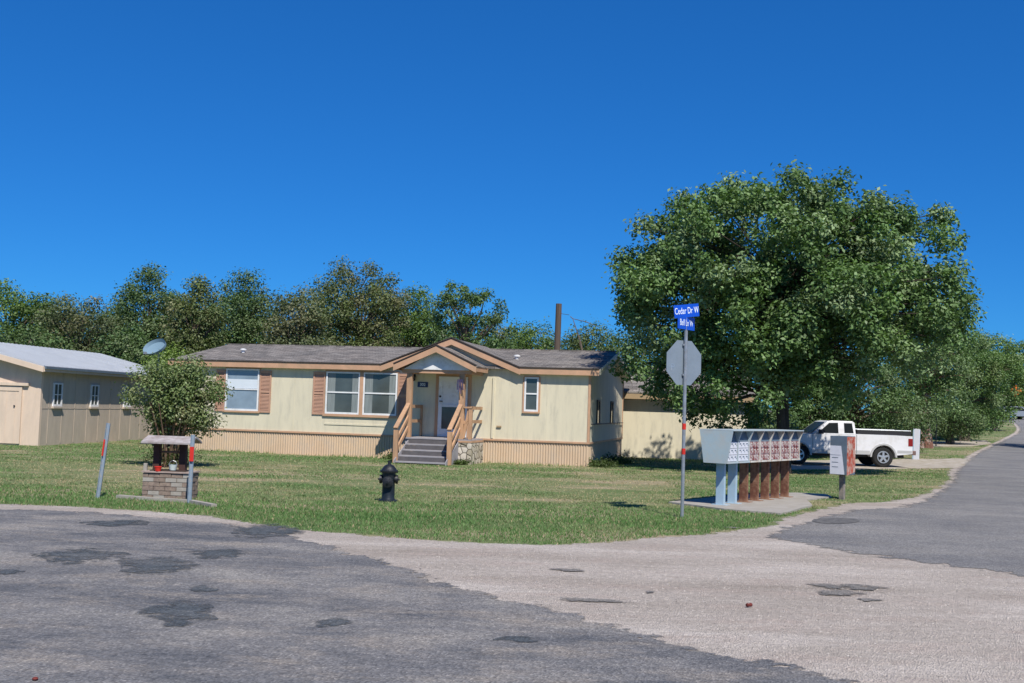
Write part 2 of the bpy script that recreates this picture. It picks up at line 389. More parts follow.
side_edge = [Vector((5, 127)), Vector((5, 119)), Vector((30, 118.5))]+smooth_line(A((996, 420.6), (1011, 422.6), (1018, 427.5), (1016, 433.5), (1005, 439), (989, 446.5), (970, 457), (955, 470), (950, 480), (928, 496), (893, 507), (850, 510), (800, 522), (757, 535)), 4)
side2 = smooth_line(A((757, 535), (800, 545), (880, 558), (960, 569), (1024, 578), (1120, 592), (1250, 606)), 4)
SIDE = side_edge[:-1]+side2+[Vector((40, 20)), Vector((74, 90)), Vector((200, 127)), Vector((75, 127.5)), Vector((55, 127.5))]
sheet('side_road', SIDE, .009, 'asphalt2', .8, amp=.03, step=.2)
for px, py, rx, ry in ((78, 557, 40, 6), (153, 567, 34, 9.5), (181, 614, 33, 10.5), (265, 532, 33, 5.5), (217, 555, 26, 4.5), (329, 624, 18, 4.5), (202, 590, 13, 2.8), (118, 524, 30, 3), (8, 573, 16, 3), (520, 641, 20, 3)):
    rx *= 1.18; ry *= 1.2; pts = A(*[(px+rx*(1+.16*math.sin(3*t+px)+.08*math.sin(5*t+py))*math.cos(t), py+ry*(1+.16*math.sin(2*t+py)+.1*math.sin(4*t))*math.sin(t)) for t in [2*PI*k/22 for k in range(22)]])
    sheet('asphalt_patch', pts, .0125+.0004*(px % 7), 'patch', amp=.004, step=.1, star=.96)
for px, py, rx, ry in ((845, 588, 42, 3), (838, 594, 26, 3), (570, 571, 20, 1.6), (592, 601, 40, 2.2), (650, 593, 5, 1.5), (870, 601, 12, 1.6), (730, 528, 9, 1)):
    pts = A(*[(px+rx*(1+.2*math.sin(3*t+px))*math.cos(t), py+ry*(1+.2*math.sin(4*t))*math.sin(t)+.05*(rx*math.cos(t))) for t in [2*PI*k/22 for k in range(22)]])
    sheet('tar_stain', pts, .0125+.0004*(px % 7), 'stain', amp=.002, step=.1, star=.7)
pts = A(*[(836+24*math.cos(2*PI*k/20), 521.5+3*math.sin(2*PI*k/20)) for k in range(20)]); sheet('manhole_cover', pts, .015, 'coverdark', .06, amp=0, step=.3)
DRIVE1 = A((770, 460.5), (860, 459.5), (930, 459), (962, 458.5), (975, 462), (955, 468), (930, 468.5), (860, 469.5), (770, 470))
sheet('driveway', DRIVE1, .006, 'drive', .2, amp=.05)
DRIVE2 = A((890, 443), (940, 441.5), (985, 440.5), (992, 443.5), (972, 446.5), (930, 446.5), (890, 447))
sheet('driveway', DRIVE2, .006, 'drive', .2, amp=.05)

# ---------------------------------------------------------------- main house
TH = R(-13); HP = at(588, 467)
def house():
    H = thing('manufactured_house', 'long pale yellow single-storey house with grey shingle roof and small gabled porch', 'house', (HP[0], HP[1], 0), TH)
    L = -14.15; W = 8.2; RZ = 3.75; EZ = 3.0; SK = .74
    sl = (RZ-EZ)/(W/2)
    b = MB()
    b.prism([(0, SK), (W, SK), (W, EZ-.03), (W/2, RZ-.06), (0, EZ-.03)], 'x', L, 0)
    b.build('wall', 'wall', H)
    # front wall gable face above eave line, under the wide cross gable
    gx0, gx1, gxp, gz = -6.85, -2.2, -4.48, 3.85
    b = MB(); b.prism([(gx0+.25, EZ-.1), (gx1-.25, EZ-.1), (gxp, gz-.12)], 'y', -.012, 2.0); b.build('gable_wall', 'wall', H)
    # vertical siding battens
    x = L+.6
    while x < -.3:
        if not any(a-.15 < x < c+.15 for a, c in ((-12.8, -10.6), (-9.3, -5.7), (-5.2, -3.8), (-2.2, -1.5))):
            MB().box(x-.012, x+.012, -.006, 0, SK+.02, EZ-.06).build('siding_batten', 'wall', H)
        x += 1.22
    b = MB(); b.box(-8.78, -6.25, -.02, 0, 1.02, 1.07); b.build('belt_batten', 'wall', H)
    # corrugated skirting
    def corr(x0, x1, fn, pitch=.085, dep=.022):
        b = MB(); n = int((x1-x0)/pitch); vs = []; fs = []
        for i in range(n*4+1):
            t = x0+(x1-x0)*i/(n*4); d = -dep if i % 4 in (1, 2) else 0
            for z in (-.02, SK-.03): vs.append(fn(t, d, z))
        for i in range(n*4): fs.append((2*i, 2*i+2, 2*i+3, 2*i+1))
        return b.add(vs, fs)
    corr(L, 0, lambda t, d, z: (t, .02+d, z)).build('skirting', 'skirt', H)
    corr(.02, W, lambda t, d, z: (-.02-d, t, z)).build('skirting', 'skirt', H)
    b = MB(); b.box(L, .03, -.035, 0.01, SK-.035, SK+.02); b.box(0.005, .035, .012, W, SK-.035, SK+.02); b.build('skirting_cap', 'trim', H)
    # corner trims
    for nm, (x0, x1, y0, y1) in (('corner_trim', (-.05, .022, -.022, .05)), ('corner_trim', (L-.02, L+.1, -.022, .1)), ('corner_trim', (-.1, .022, W-.1, W+.02))):
        MB().box(x0, x1, y0, y1, SK+.022, EZ-.05).build(nm, 'trim', H)
    # roof slabs
    ov = .16; oe = .3; t = .07
    def slab(b, x0, x1, y0, z0, y1, z1, mi=0): b.add([(x0, y0, z0), (x1, y0, z0), (x1, y1, z1), (x0, y1, z1), (x0, y0, z0+t), (x1, y0, z0+t), (x1, y1, z1+t), (x0, y1, z1+t)], [(0, 3, 2, 1), (4, 5, 6, 7), (0, 1, 5, 4), (1, 2, 6, 5), (2, 3, 7, 6), (3, 0, 4, 7)], mi)
    b = MB(); slab(b, L-oe, oe, -ov, EZ-ov*sl, W/2, RZ); slab(b, L-oe, oe, W+ov, EZ-ov*sl, W/2, RZ)
    b.box(L-oe, oe, W/2-.12, W/2+.12, RZ+t-.02, RZ+t+.02)
    roof = b.build('roof', 'shingle', H)
    # wide cross gable roof in the wall plane
    def gable_roof(x0, x1, xp, zf, zp, yf, yb, name, tk=.07):
        b = MB()
        for (xa, za) in ((x0, zf), (x1, zf)):
            b.add([(xa, yf, za), (xp, yf, zp), (xp, yb, zp), (xa, yb, za), (xa, yf, za+tk), (xp, yf, zp+tk), (xp, yb, zp+tk), (xa, yb, za+tk)],
                  [(0, 1, 2, 3), (4, 7, 6, 5), (0, 4, 5, 1), (1, 5, 6, 2), (2, 6, 7, 3), (3, 7, 4, 0)])
        return b.build(name, 'shingle', H)
    gable_roof(gx0, gx1, gxp, EZ-.06, gz, -ov, 4.3, 'gable_roof')
    # fascias
    fh = .19; zf = EZ-ov*sl
    def fascia(b, p, q, y, w=.045): # hanging below the roof edge line p-q (x,z)
        b.prism([(p[0], p[1]), (q[0], q[1]), (q[0], q[1]-fh), (p[0], p[1]-fh)], 'y', y-w, y)
    b = MB(); fascia(b, (L-oe, zf+.05), (gx0+.03, zf+.05), -ov); b.build('fascia', 'trim', H)
    b = MB(); fascia(b, (gx1-.03, zf+.05), (oe, zf+.05), -ov); b.build('fascia', 'trim', H)
    b = MB(); fascia(b, (gx0, EZ-.01), (gxp, gz+.05), -ov-.003); fascia(b, (gxp, gz+.05), (gx1, EZ-.01), -ov-.003); b.build('gable_fascia', 'trim', H)
    for x0_, x1_ in ((L-oe, gx0), (gx1, oe)): MB().box(x0_, x1_, -ov-.07, -ov+.02, zf+.052, zf+.085).build('drip_edge', 'dripedge', H)
    for p_, q_ in (((gx0, -ov-.03, EZ+.03), (gxp, -ov-.03, gz+.09)), ((gxp, -ov-.03, gz+.09), (gx1, -ov-.03, EZ+.03))): MB().beam(p_, q_, .09, .035).build('drip_edge', 'dripedge', H)
    # end rakes (right end), soffit
    b = MB()
    for (ya, yb) in ((-ov, W/2), (W+ov, W/2)):
        za, zb = zf+.05, RZ+.05
        b.prism([(ya, za), (yb, zb), (yb, zb-.17), (ya, za-.17)], 'x', oe, oe+.03)
    b.build('rake_board', 'cream', H)
    b = MB()
    for (ya, yb) in ((-ov, W/2), (W+ov, W/2)): b.prism([(ya, zf-.03), (yb, RZ-.03), (yb, RZ-.05), (ya, zf-.05)], 'x', .002, oe)
    b.build('soffit', 'cream', H)
    MB().box(L-oe, gx0, -ov, 0, zf-.13, zf-.115).build('soffit', 'wall', H); MB().box(gx1, oe, -ov, 0, zf-.13, zf-.115).build('soffit', 'wall', H)
    # roof vents
    for vx, vy in ((-12.75, 1.9), (-2.75, 1.7)):
        z = EZ+vy*sl+t; MB().lathe([(.06, -.05), (.06, .07), (.11, .08), (.11, .12), (.04, .14)], 12, (vx, vy, z)).build('roof_vent', 'white', H)
    # windows
    def window(x0, x1, z0, z1, kind, trim=.07):
        fr = MB(); d = .05
        fr.box(x0-.0, x0+.05, -d, 0, z0, z1); fr.box(x1-.05, x1, -d, 0, z0, z1); fr.box(x0+.05, x1-.05, -d, 0, z1-.05, z1); fr.box(x0+.05, x1-.05, -d, 0, z0, z0+.06)
        zm = (z0+z1)/2+.02; fr.box(x0+.05, x1-.05, -d+.005, 0, zm-.025, zm+.02)
        w = fr.build('window', 'white', H)
        MB().box(x0+.05, x1-.05, -.02, -.004, z0+.06, z1-.05).build('pane', 'glassblind' if kind == 1 else 'glass', w)
        if kind == 1:
            MB().box(x0+.06, x1-.06, -.026, -.021, zm+.03, z1-.35).build('blind', 'blind', w)
        if kind == 2:
            MB().box(x0+.07, x0+.32, -.024, -.021, z0+.07, z1-.06).build('curtain', 'curtain', w)
            MB().box(x1-.27, x1-.07, -.024, -.021, z0+.07, z1-.06).build('curtain', 'curtain', w)
        return w
    def casing(x0, x1, z0, z1, w=.08, side=True):
        MB().box(x0-w*.6, x1+w*.6, -.03, 0, z1, z1+w*.7).build('window_header', 'trim', H); MB().box(x0-w, x1+w, -.06, 0, z0-w, z0).build('window_sill', 'trim', H)
        if side: MB().box(x0-w, x0, -.035, 0, z0, z1).build('window_casing', 'trim', H); MB().box(x1, x1+w, -.035, 0, z0, z1).build('window_casing', 'trim', H)
    window(-12.36, -11.15, 1.38, 2.78, 1); casing(-12.36, -11.15, 1.38, 2.78, .06, False)
    window(-8.76, -7.58, 1.38, 2.76, 2); window(-7.46, -6.30, 1.38, 2.76, 2)
    casing(-8.76, -6.30, 1.38, 2.76, .08, False); MB().box(-7.58, -7.46, -.06, 0, 1.38, 2.76).build('mullion_post', 'trim', H)
    window(-2.08, -1.63, 1.66, 2.74, 0); casing(-2.08, -1.63, 1.66, 2.74, .055)
    for x0, x1 in ((-12.72, -12.38), (-11.13, -10.72), (-9.22, -8.80), (-6.28, -5.86)):
        b = MB(); d = .04; z0, z1 = 1.34, 2.74
        b.box(x0, x0+.05, -d, 0, z0, z1); b.box(x1-.05, x1, -d, 0, z0, z1)
        for za in (z0, (z0+z1)/2-.04, z1-.08): b.box(x0+.05, x1-.05, -d, 0, za, za+.08)
        z = z0+.1
        while z < z1-.1:
            if abs(z-(z0+z1)/2) > .07: b.add([(x0+.05, -.032, z), (x1-.05, -.032, z), (x1-.05, -.008, z+.04), (x0+.05, -.008, z+.04)], [(0, 1, 2, 3)])
            z += .045
        b.box(x0+.05, x1-.05, -.01, 0, z0+.08, z1-.08)
        b.build('shutter', 'shutter', H)
    # end wall windows and pipes
    for yc in (1.75, 5.0):
        b = MB(); b.box(0, .04, yc-.3, yc-.25, 1.3, 2.1); b.box(0, .04, yc+.25, yc+.3, 1.3, 2.1); b.box(0, .04, yc-.25, yc+.25, 1.3, 1.35); b.box(0, .04, yc-.25, yc+.25, 2.05, 2.1)
        w = b.build('window', 'dark', H); MB().box(.004, .02, yc-.25, yc+.25, 1.35, 2.05).build('pane', 'glass', w)
    MB().tube([(.05, .15, 1.32), (.05, W-.2, 1.32)], .018, 6).build('pipe', 'dark', H)
    # door
    PZ = .77
    b = MB(); x0, x1, z1 = -4.90, -3.92, 2.70
    b.box(x0-.1, x0, -.035, 0, PZ, z1+.1); b.box(x1, x1+.1, -.035, 0, PZ, z1+.1); b.box(x0, x1, -.035, 0, z1, z1+.1)
    b.build('door_frame', 'trim', H)
    b = MB(); b.box(x0+.01, x0+.13, -.06, -.01, PZ, z1-.01); b.box(x1-.13, x1-.01, -.06, -.01, PZ, z1-.01)
    b.box(x0+.13, x1-.13, -.06, -.01, PZ, PZ+.25); b.box(x0+.13, x1-.13, -.06, -.01, z1-.13, z1-.01); b.box(x0+.13, x1-.13, -.058, -.01, 1.72, 1.80)
    b.box(x0+.13, x1-.13, -.03, -.01, 1.80, z1-.13)
    D = b.build('door', 'white', H)
    MB().box(x0+.13, x1-.13, -.04, -.02, PZ+.25, 1.72).build('pane', 'glass', D)
    b = MB(); b.tube([(x0+.07, -.06, 1.9), (x0+.07, -.12, 1.9), (x0+.17, -.12, 1.9)], .018, 6); b.build('handle', 'dark', D); MB().lathe([(.035, -.08), (.035, -.06)], 10, (x0+.07, 0, 2.05), 'y').build('lock', 'dark', D)
    # plaque, lamp
    P = MB().box(-5.62, -5.27, -.025, 0, 2.33, 2.5).build('house_number_plaque', 'plaque', H, .006)
    text('house_number', '302', .13, 'signwhite', P, (-5.445, -.028, 2.412), (R(90), 0, 0))
    b = MB(); b.box(-5.78, -5.70, -.03, 0, 2.62, 2.74); b.lathe([(.03, 2.72), (.07, 2.66), (.06, 2.55), (.03, 2.52)], 10, (-5.74, -.09, 0)); b.build('wall_lamp', 'dark', H)
    # ---- porch
    DX0, DX1, DY = -5.50, -3.38, -1.5
    ds = MB()
    n = 9; 
    for i in range(n):
        a = DY+(-.04-DY)*i/n; ds.box(DX0, DX1, a, a+(-.04-DY)/n-.012, PZ-.06, PZ-.02)
    ds.box(DX0, DX1, DY+.05, DY+.1, PZ-.2, PZ-.062); ds.build('porch_deck', 'greywood', H)
    # stairs
    SX0, SX1 = -5.36, -3.80
    for i in range(4):
        z = PZ-.03-(i+1)*.167; y0 = DY-.3*(i+1)
        b = MB(); b.box(SX0, SX1, y0, y0+.145, z-.04, z); b.box(SX0, SX1, y0+.155, y0+.30, z-.04, z)
        st = b.build('step', 'greywood', H); MB().box(SX0+.02, SX1-.02, y0+.25, y0+.275, z+.002, z+.122).build('riser', 'stairdark', st)
    for xs in (SX0-.03, SX1+.005):
        b = MB(); b.prism([(DY, PZ-.1), (DY, -.02), (DY-1.3, -.02), (DY-1.3, .1)], 'x', xs, xs+.025); b.build('stair_stringer', 'greywood', H)
    # posts
    PT = 2.74
    for xs in (-5.42, -3.73):
        MB().box(xs-.085, xs+.085, DY+.02, DY+.17, PZ-.02, PT).build('porch_post', 'wood', H, .006)
    MB().box(DX1-.11, DX1-.0, DY+.02, DY+.13, PZ-.02, 1.75).build('rail_post', 'wood', H, .006)
    for xs in (-5.42, -3.75):
        yb = DY-1.05
        MB().box(xs-.065, xs+.065, yb-.06, yb+.06, 0, .99).build('newel_post', 'wood', H, .006)
        b = MB(); b.beam((xs, yb-.08, 1.04), (xs, DY+.05, 1.80), .13, .05); b.beam((xs, yb, .66), (xs, DY+.05, 1.38), .05, .1); b.beam((xs, yb, .34), (xs, DY+.05, 1.06), .05, .1)
        b.build('stair_handrail', 'wood', H)
    b = MB(); b.box(-3.65, DX1, DY+.0, DY+.14, 1.70, 1.75); b.box(-3.65, DX1-.1, DY+.05, DY+.09, 1.22, 1.32)
    b.beam((-3.65, DY+.07, PZ+.02), (DX1-.1, DY+.07, 1.68), .04, .09)
    b.build('porch_railing', 'wood', H)
    b = MB(); b.box(DX1-.09, DX1-.05, DY+.13, -.02, 1.66, 1.76); b.box(DX1-.09, DX1-.05, DY+.13, -.02, 1.24, 1.34); b.build('porch_railing', 'wood', H)
    b = MB(); b.box(DX0+.04, DX0+.08, DY+.13, -.02, 1.66, 1.76); b.box(DX0+.04, DX0+.08, DY+.13, -.02, 1.2, 1.3)
    b.box(DX0+.03, DX0+.09, -.12, -.02, PZ, 1.76); b.build('porch_railing', 'wood', H)
    MB().box(-3.78, DX1+.02, DY, -.04, -.02, PZ-.12).build('stone_facing', 'stone', H)
    MB().box(-3.79, DX1+.03, DY-.012, -.03, PZ-.118, PZ-.06).build('deck_trim', 'trim', H)
    # porch gable roof
    pf = DY-.24; px0, px1, pxp = -5.86, -3.22, -4.50; pzf, pzp = 2.92, 3.52
    gable_roof(px0, px1, pxp, pzf, pzp, pf, .9, 'porch_roof')
    b = MB(); fascia(b, (px0, pzf+.05), (pxp, pzp+.05), pf); fascia(b, (pxp, pzp+.05), (px1, pzf+.05), pf); b.build('porch_fascia', 'trim', H)
    MB().beam((px0, pf-.02, pzf+.085), (pxp, pf-.02, pzp+.085), .09, .035).build('drip_edge', 'dripedge', H); MB().beam((pxp, pf-.02, pzp+.085), (px1, pf-.02, pzf+.085), .09, .035).build('drip_edge', 'dripedge', H)
    b = MB(); b.prism([(px0+.25, pzf-.07), (px1-.25, pzf-.07), (pxp, pzp-.03)], 'y', DY-.03, DY+.005); b.build('porch_gable_panel', 'white', H)
    b = MB(); b.box(px0+.2, px1-.2, DY+.01, DY+.14, PT, PT+.14); b.build('porch_beam', 'trim', H)
    for xs in (px0+.22, px1-.3): MB().box(xs, xs+.08, DY+.14, -.03, PT, PT+.14).build('porch_beam', 'trim', H)
    b = MB(); b.box(px0+.3, px1-.3, DY+.14, -.03, PT+.1, PT+.12); b.build('porch_ceiling', 'cream', H)
    for xa in (px1, px0): MB().box(min(xa, xa-.02 if xa == px1 else xa+.02), max(xa, xa-.02 if xa == px1 else xa+.02), pf, -.3, pzf-.1, pzf+.045).build('porch_fascia', 'trim', H)
    MB().box(-3.12, -3.06, -.05, 0, SK+.03, 2.72).build('downspout', 'wall', H, .008)
    MB().box(-2.95, -2.8, -.05, 0, 1.13, 1.18).build('wall_tap', 'roofbrown', H)
    return H, (DY,)
H, _ = house()
def hl(x, y, z):
    c, s = math.cos(TH), math.sin(TH); return (HP[0]+c*x-s*y, HP[1]+s*x+c*y, z)
o = thing('hanging_ornament', 'small dark purple ribbon ornament hanging at the top of the right porch post', 'ornament', hl(-3.74, -1.62, 2.3), TH)
b = MB(); b.tube([(0, 0, .38), (0, 0, .25)], .004, 5); b.build('cord', 'dark', o)
b = MB()
for k in range(5): b.beam((.04*(k-2), .01*(k % 2), .27), (.06*(k-2)+.02, .02, -.05-.06*(k % 3)), .035, .006)
b.build('ribbon', 'purple', o)

# satellite dish on a mast at the left end of the house
o = thing('satellite_dish', 'blue-grey satellite dish on a mast behind the bushy shrub', 'satellite dish', (-12.38, 38.6, 0), R(-35))
MB().tube([(0, 0, 0), (0, 0, 3.2), (0, -.05, 3.3)], .03, 8).build('mast', 'steel', o)
b = MB(); pr = [(.001, 0)]+[(r_, -.35*r_*r_*1.2) for r_ in (.1, .2, .3, .36)]+[(.37, -.15), (.3, -.03), (.2, .005), (.1, .02)]
b.lathe(pr, 24, (0, 0, 0), 'y'); d = b.build('dish', paint('blue_grey_dish', (.16, .25, .32), .6, .05, 3), o, smooth=True); d.location = (0, -.12, 3.42); d.rotation_euler = (R(-40), R(-14), R(25)); d.scale = (1.15, 1, .95)
b = MB(); b.tube([(0, -.1, 3.15), (0, -.55, 3.25)], .012, 6); b.box(-.04, .04, -.62, -.53, 3.22, 3.3); b.build('feed_arm', 'steel', o)

# ---------------------------------------------------------------- neighbour house (left)
def neighbour():
    a = math.atan2(-.1, .995)  # local y points back along (.1,.995)
    O = thing('neighbour_house', 'tan wooden outbuilding with pale blue-grey metal roof at the left edge', 'house', (-15.68, 36.8, 0), a)
    W = 7.0; Lh = 11; EZ = 2.68; RZ = 3.52; t = .05; ov = .29
    sl = (RZ-EZ)/(W/2)
    b = MB(); b.prism([(-W, 0), (0, 0), (0, EZ-.06), (-W/2, RZ-.06), (-W, EZ-.06)], 'y', .01, Lh); b.build('side_wall', 'nbwall', O)
    b = MB(); b.prism([(-W, 0), (0.01, 0), (0.01, EZ-.06), (-W/2, RZ-.06), (-W, EZ-.06)], 'y', -.02, .008); b.build('gable_wall', 'nbfront', O)
    b = MB()
    for (xa, xb) in ((ov, -W/2), (-W-ov, -W/2)):
        za = EZ-ov*sl; b.add([(xa, -.4, za), (xb, -.4, RZ), (xb, Lh+.3, RZ), (xa, Lh+.3, za), (xa, -.4, za+t), (xb, -.4, RZ+t), (xb, Lh+.3, RZ+t), (xa, Lh+.3, za+t)],
              [(0, 1, 2, 3), (4, 7, 6, 5), (0, 4, 5, 1), (1, 5, 6, 2), (2, 6, 7, 3), (3, 7, 4, 0)])
        y = -.38
        while y < Lh+.25:
            b.beam((xa, y, za+t), (xb, y, RZ+t), .03, .03); y += .3
    b.build('metal_roof', paint('pale_blue_metal_roofing', (.42, .445, .475), .55, .07, 1, metal=.2), O)
    za = EZ-ov*sl
    b = MB(); b.prism([(ov, za+.02), (-W/2, RZ+.02), (-W/2, RZ-.16), (ov, za-.16)], 'y', -.44, -.4); b.prism([(-W-ov, za+.02), (-W/2, RZ+.02), (-W/2, RZ-.16), (-W-ov, za-.16)], 'y', -.44, -.4); b.build('rake_board', 'nbfront', O)
    MB().box(ov, ov+.03, -.4, Lh+.3, za-.14, za+.0).build('fascia', 'nbfront', O)
    MB().box(ov+.03, ov+.09, -.42, Lh+.3, za-.05, za+.03).build('gutter', 'slate', O)
    # battens & belt
    b = MB(); y = .55
    while y < Lh: b.box(.002, .012, y, y+.035, .05, 1.22); b.box(.002, .012, y, y+.035, 1.27, EZ-.1); y += .9
    b.box(0.002, .009, 0.1, Lh, 1.235, 1.255); b.build('siding_batten', 'nbwall', O)
    MB().box(-.1, .03, -.035, .1, 0, EZ-.08).build('corner_trim', 'nbfront', O)
    for yc in (1.08, 3.75, 6.45):
        z0, z1 = 1.32, 2.12
        b = MB(); b.box(0, .05, yc-.3, yc-.24, z0, z1); b.box(0, .05, yc+.24, yc+.3, z0, z1); b.box(0, .05, yc-.24, yc+.24, z0, z0+.07); b.box(0, .05, yc-.24, yc+.24, z1-.05, z1)
        b.box(0, .045, yc-.015, yc+.015, z0+.07, z1-.05); b.box(0, .045, yc-.24, yc+.24, (z0+z1)/2-.015, (z0+z1)/2+.015)
        w = b.build('window', 'white', O); MB().box(.004, .02, yc-.24, yc+.24, z0+.07, z1-.05).build('pane', 'glass', w)
        MB().box(0, .09, yc-.34, yc+.34, z0-.07, z0-.002).build('sill', 'nbwall', w)
    # barn style door on the gable
    b = MB(); b.box(-3.4, -.62, -.06, -.022, .05, 1.95)
    for k in range(9): b.box(-3.4+.32*k, -3.4+.32*k+.02, -.068, -.06, .05, 1.95)
    b.box(-.72, -.62, -.08, -.06, .05, 1.95); b.box(-3.4, -.72, -.08, -.06, 1.8, 1.95)
    d = b.build('garage_door', 'nbfront', O)
    MB().box(-3.6, -.4, -.12, -.022, 1.98, 2.08).build('door_header', 'nbfront', O)
    MB().lathe([(.03, -.1), (.03, -.08)], 8, (-.85, 0, 1.3), 'y').build('handle', 'dark', d)
neighbour()

# back building
def backb():
    O = thing('rear_outbuilding', 'low yellow windowless building with grey roof half hidden behind the big tree', 'shed', (4.25, 42.7, 0), R(-4))
    MB().box(0, 4.9, 0, 5, 0, 2.25).build('wall', 'wall', O)
    MB().box(-.2, 5.1, -.35, -.3, 2.25, 2.45).build('fascia', 'roofbrown', O)
    MB().box(-.2, 5.1, -.3, 0, 2.24, 2.28).build('soffit', 'roofbrown', O)
    b = MB(); b.prism([(-.36, 2.46), (2.5, 3.55), (5.3, 2.46), (5.3, 2.52), (2.5, 3.62), (-.36, 2.52)], 'x', -.25, 5.15); b.build('roof', 'shingle', O)
    MB().prism([(0, 2.25), (5, 2.25), (2.5, 3.5)], 'x', 0, .1).build('gable_wall', 'wall', O); MB().prism([(0, 2.25), (5, 2.25), (2.5, 3.5)], 'x', 4.8, 4.9).build('gable_wall', 'wall', O)
backb()

# ---------------------------------------------------------------- hydrant
def hydrant():
    x, y = at(388, 501.5)
    O = thing('fire_hydrant', 'black fire hydrant standing alone on the lawn in front of the porch', 'fire hydrant', (x, y, 0))
    MB().lathe([(.17, 0), (.17, .03), (.125, .035), (.12, .06), (.115, .07), (.112, .38), (.125, .40), (.125, .44)], 20).build('barrel', 'hydrantblue', O, smooth=True)
    b = MB(); b.lathe([(.12, .441), (.125, .52), (.16, .525), (.165, .55), (.15, .56), (.12, .60), (.085, .645), (.04, .665), (.03, .67), (.028, .72), (.001, .72)], 20)
    for k in range(8): b.lathe([(.012, .515), (.012, .565)], 6, (.15*math.cos(k*PI/4), .15*math.sin(k*PI/4), 0))
    b.build('bonnet', 'hydrant', O, smooth=True)
    for s in (-1, 1):
        b = MB(); b.lathe([(.06, s*.09), (.06, s*.12), (.08, s*.125), (.08, s*.165), (.045, s*.17), (.02, s*.175), (.02, s*.195)], 14, (0, 0, .40), 'x'); b.build('hose_nozzle', 'hydrant', O, smooth=True)
    b = MB(); b.lathe([(.08, -.09), (.08, -.15), (.098, -.155), (.098, -.19), (.05, -.2), (.022, -.205), (.022, -.235)], 16, (0, 0, .36), 'y'); b.build('pumper_nozzle', 'hydrant', O, smooth=True)
hydrant()

# ---------------------------------------------------------------- street sign
def sign():
    x, y = at(682, 517.5)
    O = thing('street_sign_post', 'tall galvanised post with two blue street name blades and a stop sign seen from behind', 'street sign', (x, y, 0), 0)
    MB().tube([(0, 0, -.1), (.0, 0, 3.16)], .03, 10).build('post', 'steel', O, smooth=True)
    for z in (1.11, 1.53): MB().lathe([(.034, z-.05), (.034, z+.05)], 12).build('tape_band', 'redtape', O)
    a = R(31)
    # octagonal plate
    r8 = .378/math.cos(PI/8)
    b = MB(); b.prism([(r8*math.cos(PI/8+k*PI/4), r8*math.sin(PI/8+k*PI/4)+2.61) for k in range(8)], 'y', .035, .04)
    s = b.build('stop_sign', 'alu', O); s.rotation_euler = (0, 0, a)
    b = MB(); b.box(-.02, .02, .028, .034, 2.3, 3.02); b.box(-.05, .05, .0, .034, 2.9, 2.93); b.box(-.05, .05, .0, .034, 2.39, 2.42); br = b.build('bracket', 'steel', s)
    text('faint_mark', 'P', .17, 'postblue', s, (-.25, .0335, 2.52), (R(90), 0, 0), .001)
    b = MB(); b.prism([(.94*r8*math.cos(PI/8+k*PI/4), .94*r8*math.sin(PI/8+k*PI/4)+2.61) for k in range(8)], 'y', .0405, .042); b.build('red_face', 'redtape', s)
    t_ = text('sign_lettering', 'STOP', .26, 'signwhite', s, (0, .044, 2.61), (R(90), 0, R(180)), .001)
    # blades
    for z, ang, tl, txt, ln, sx in ((3.53, R(30), R(-8), 'Cedar Dr W', .54, .64), (3.285, R(52), R(0), 'Bell Ln W', .58, .72)):
        b = MB(); b.box(-ln/2, ln/2, -.003, .003, z-.11, z+.11)
        p = b.build('name_blade', 'blue', O, 0); p.rotation_euler = (0, tl, ang); p.location = (z*math.sin(-tl)*math.cos(ang), z*math.sin(-tl)*math.sin(ang), 0)
        text('street_name', txt, .155, 'signwhite', p, (0, -.006, z-.0), (R(90), 0, 0), .001, sx)
        text('street_name', txt, .155, 'signwhite', p, (0, .006, z-.0), (R(90), 0, R(180)), .001, sx)
    MB().box(-.012, .012, .004, .02, 3.1, 3.5).build('blade_bracket', 'steel', O)
sign()

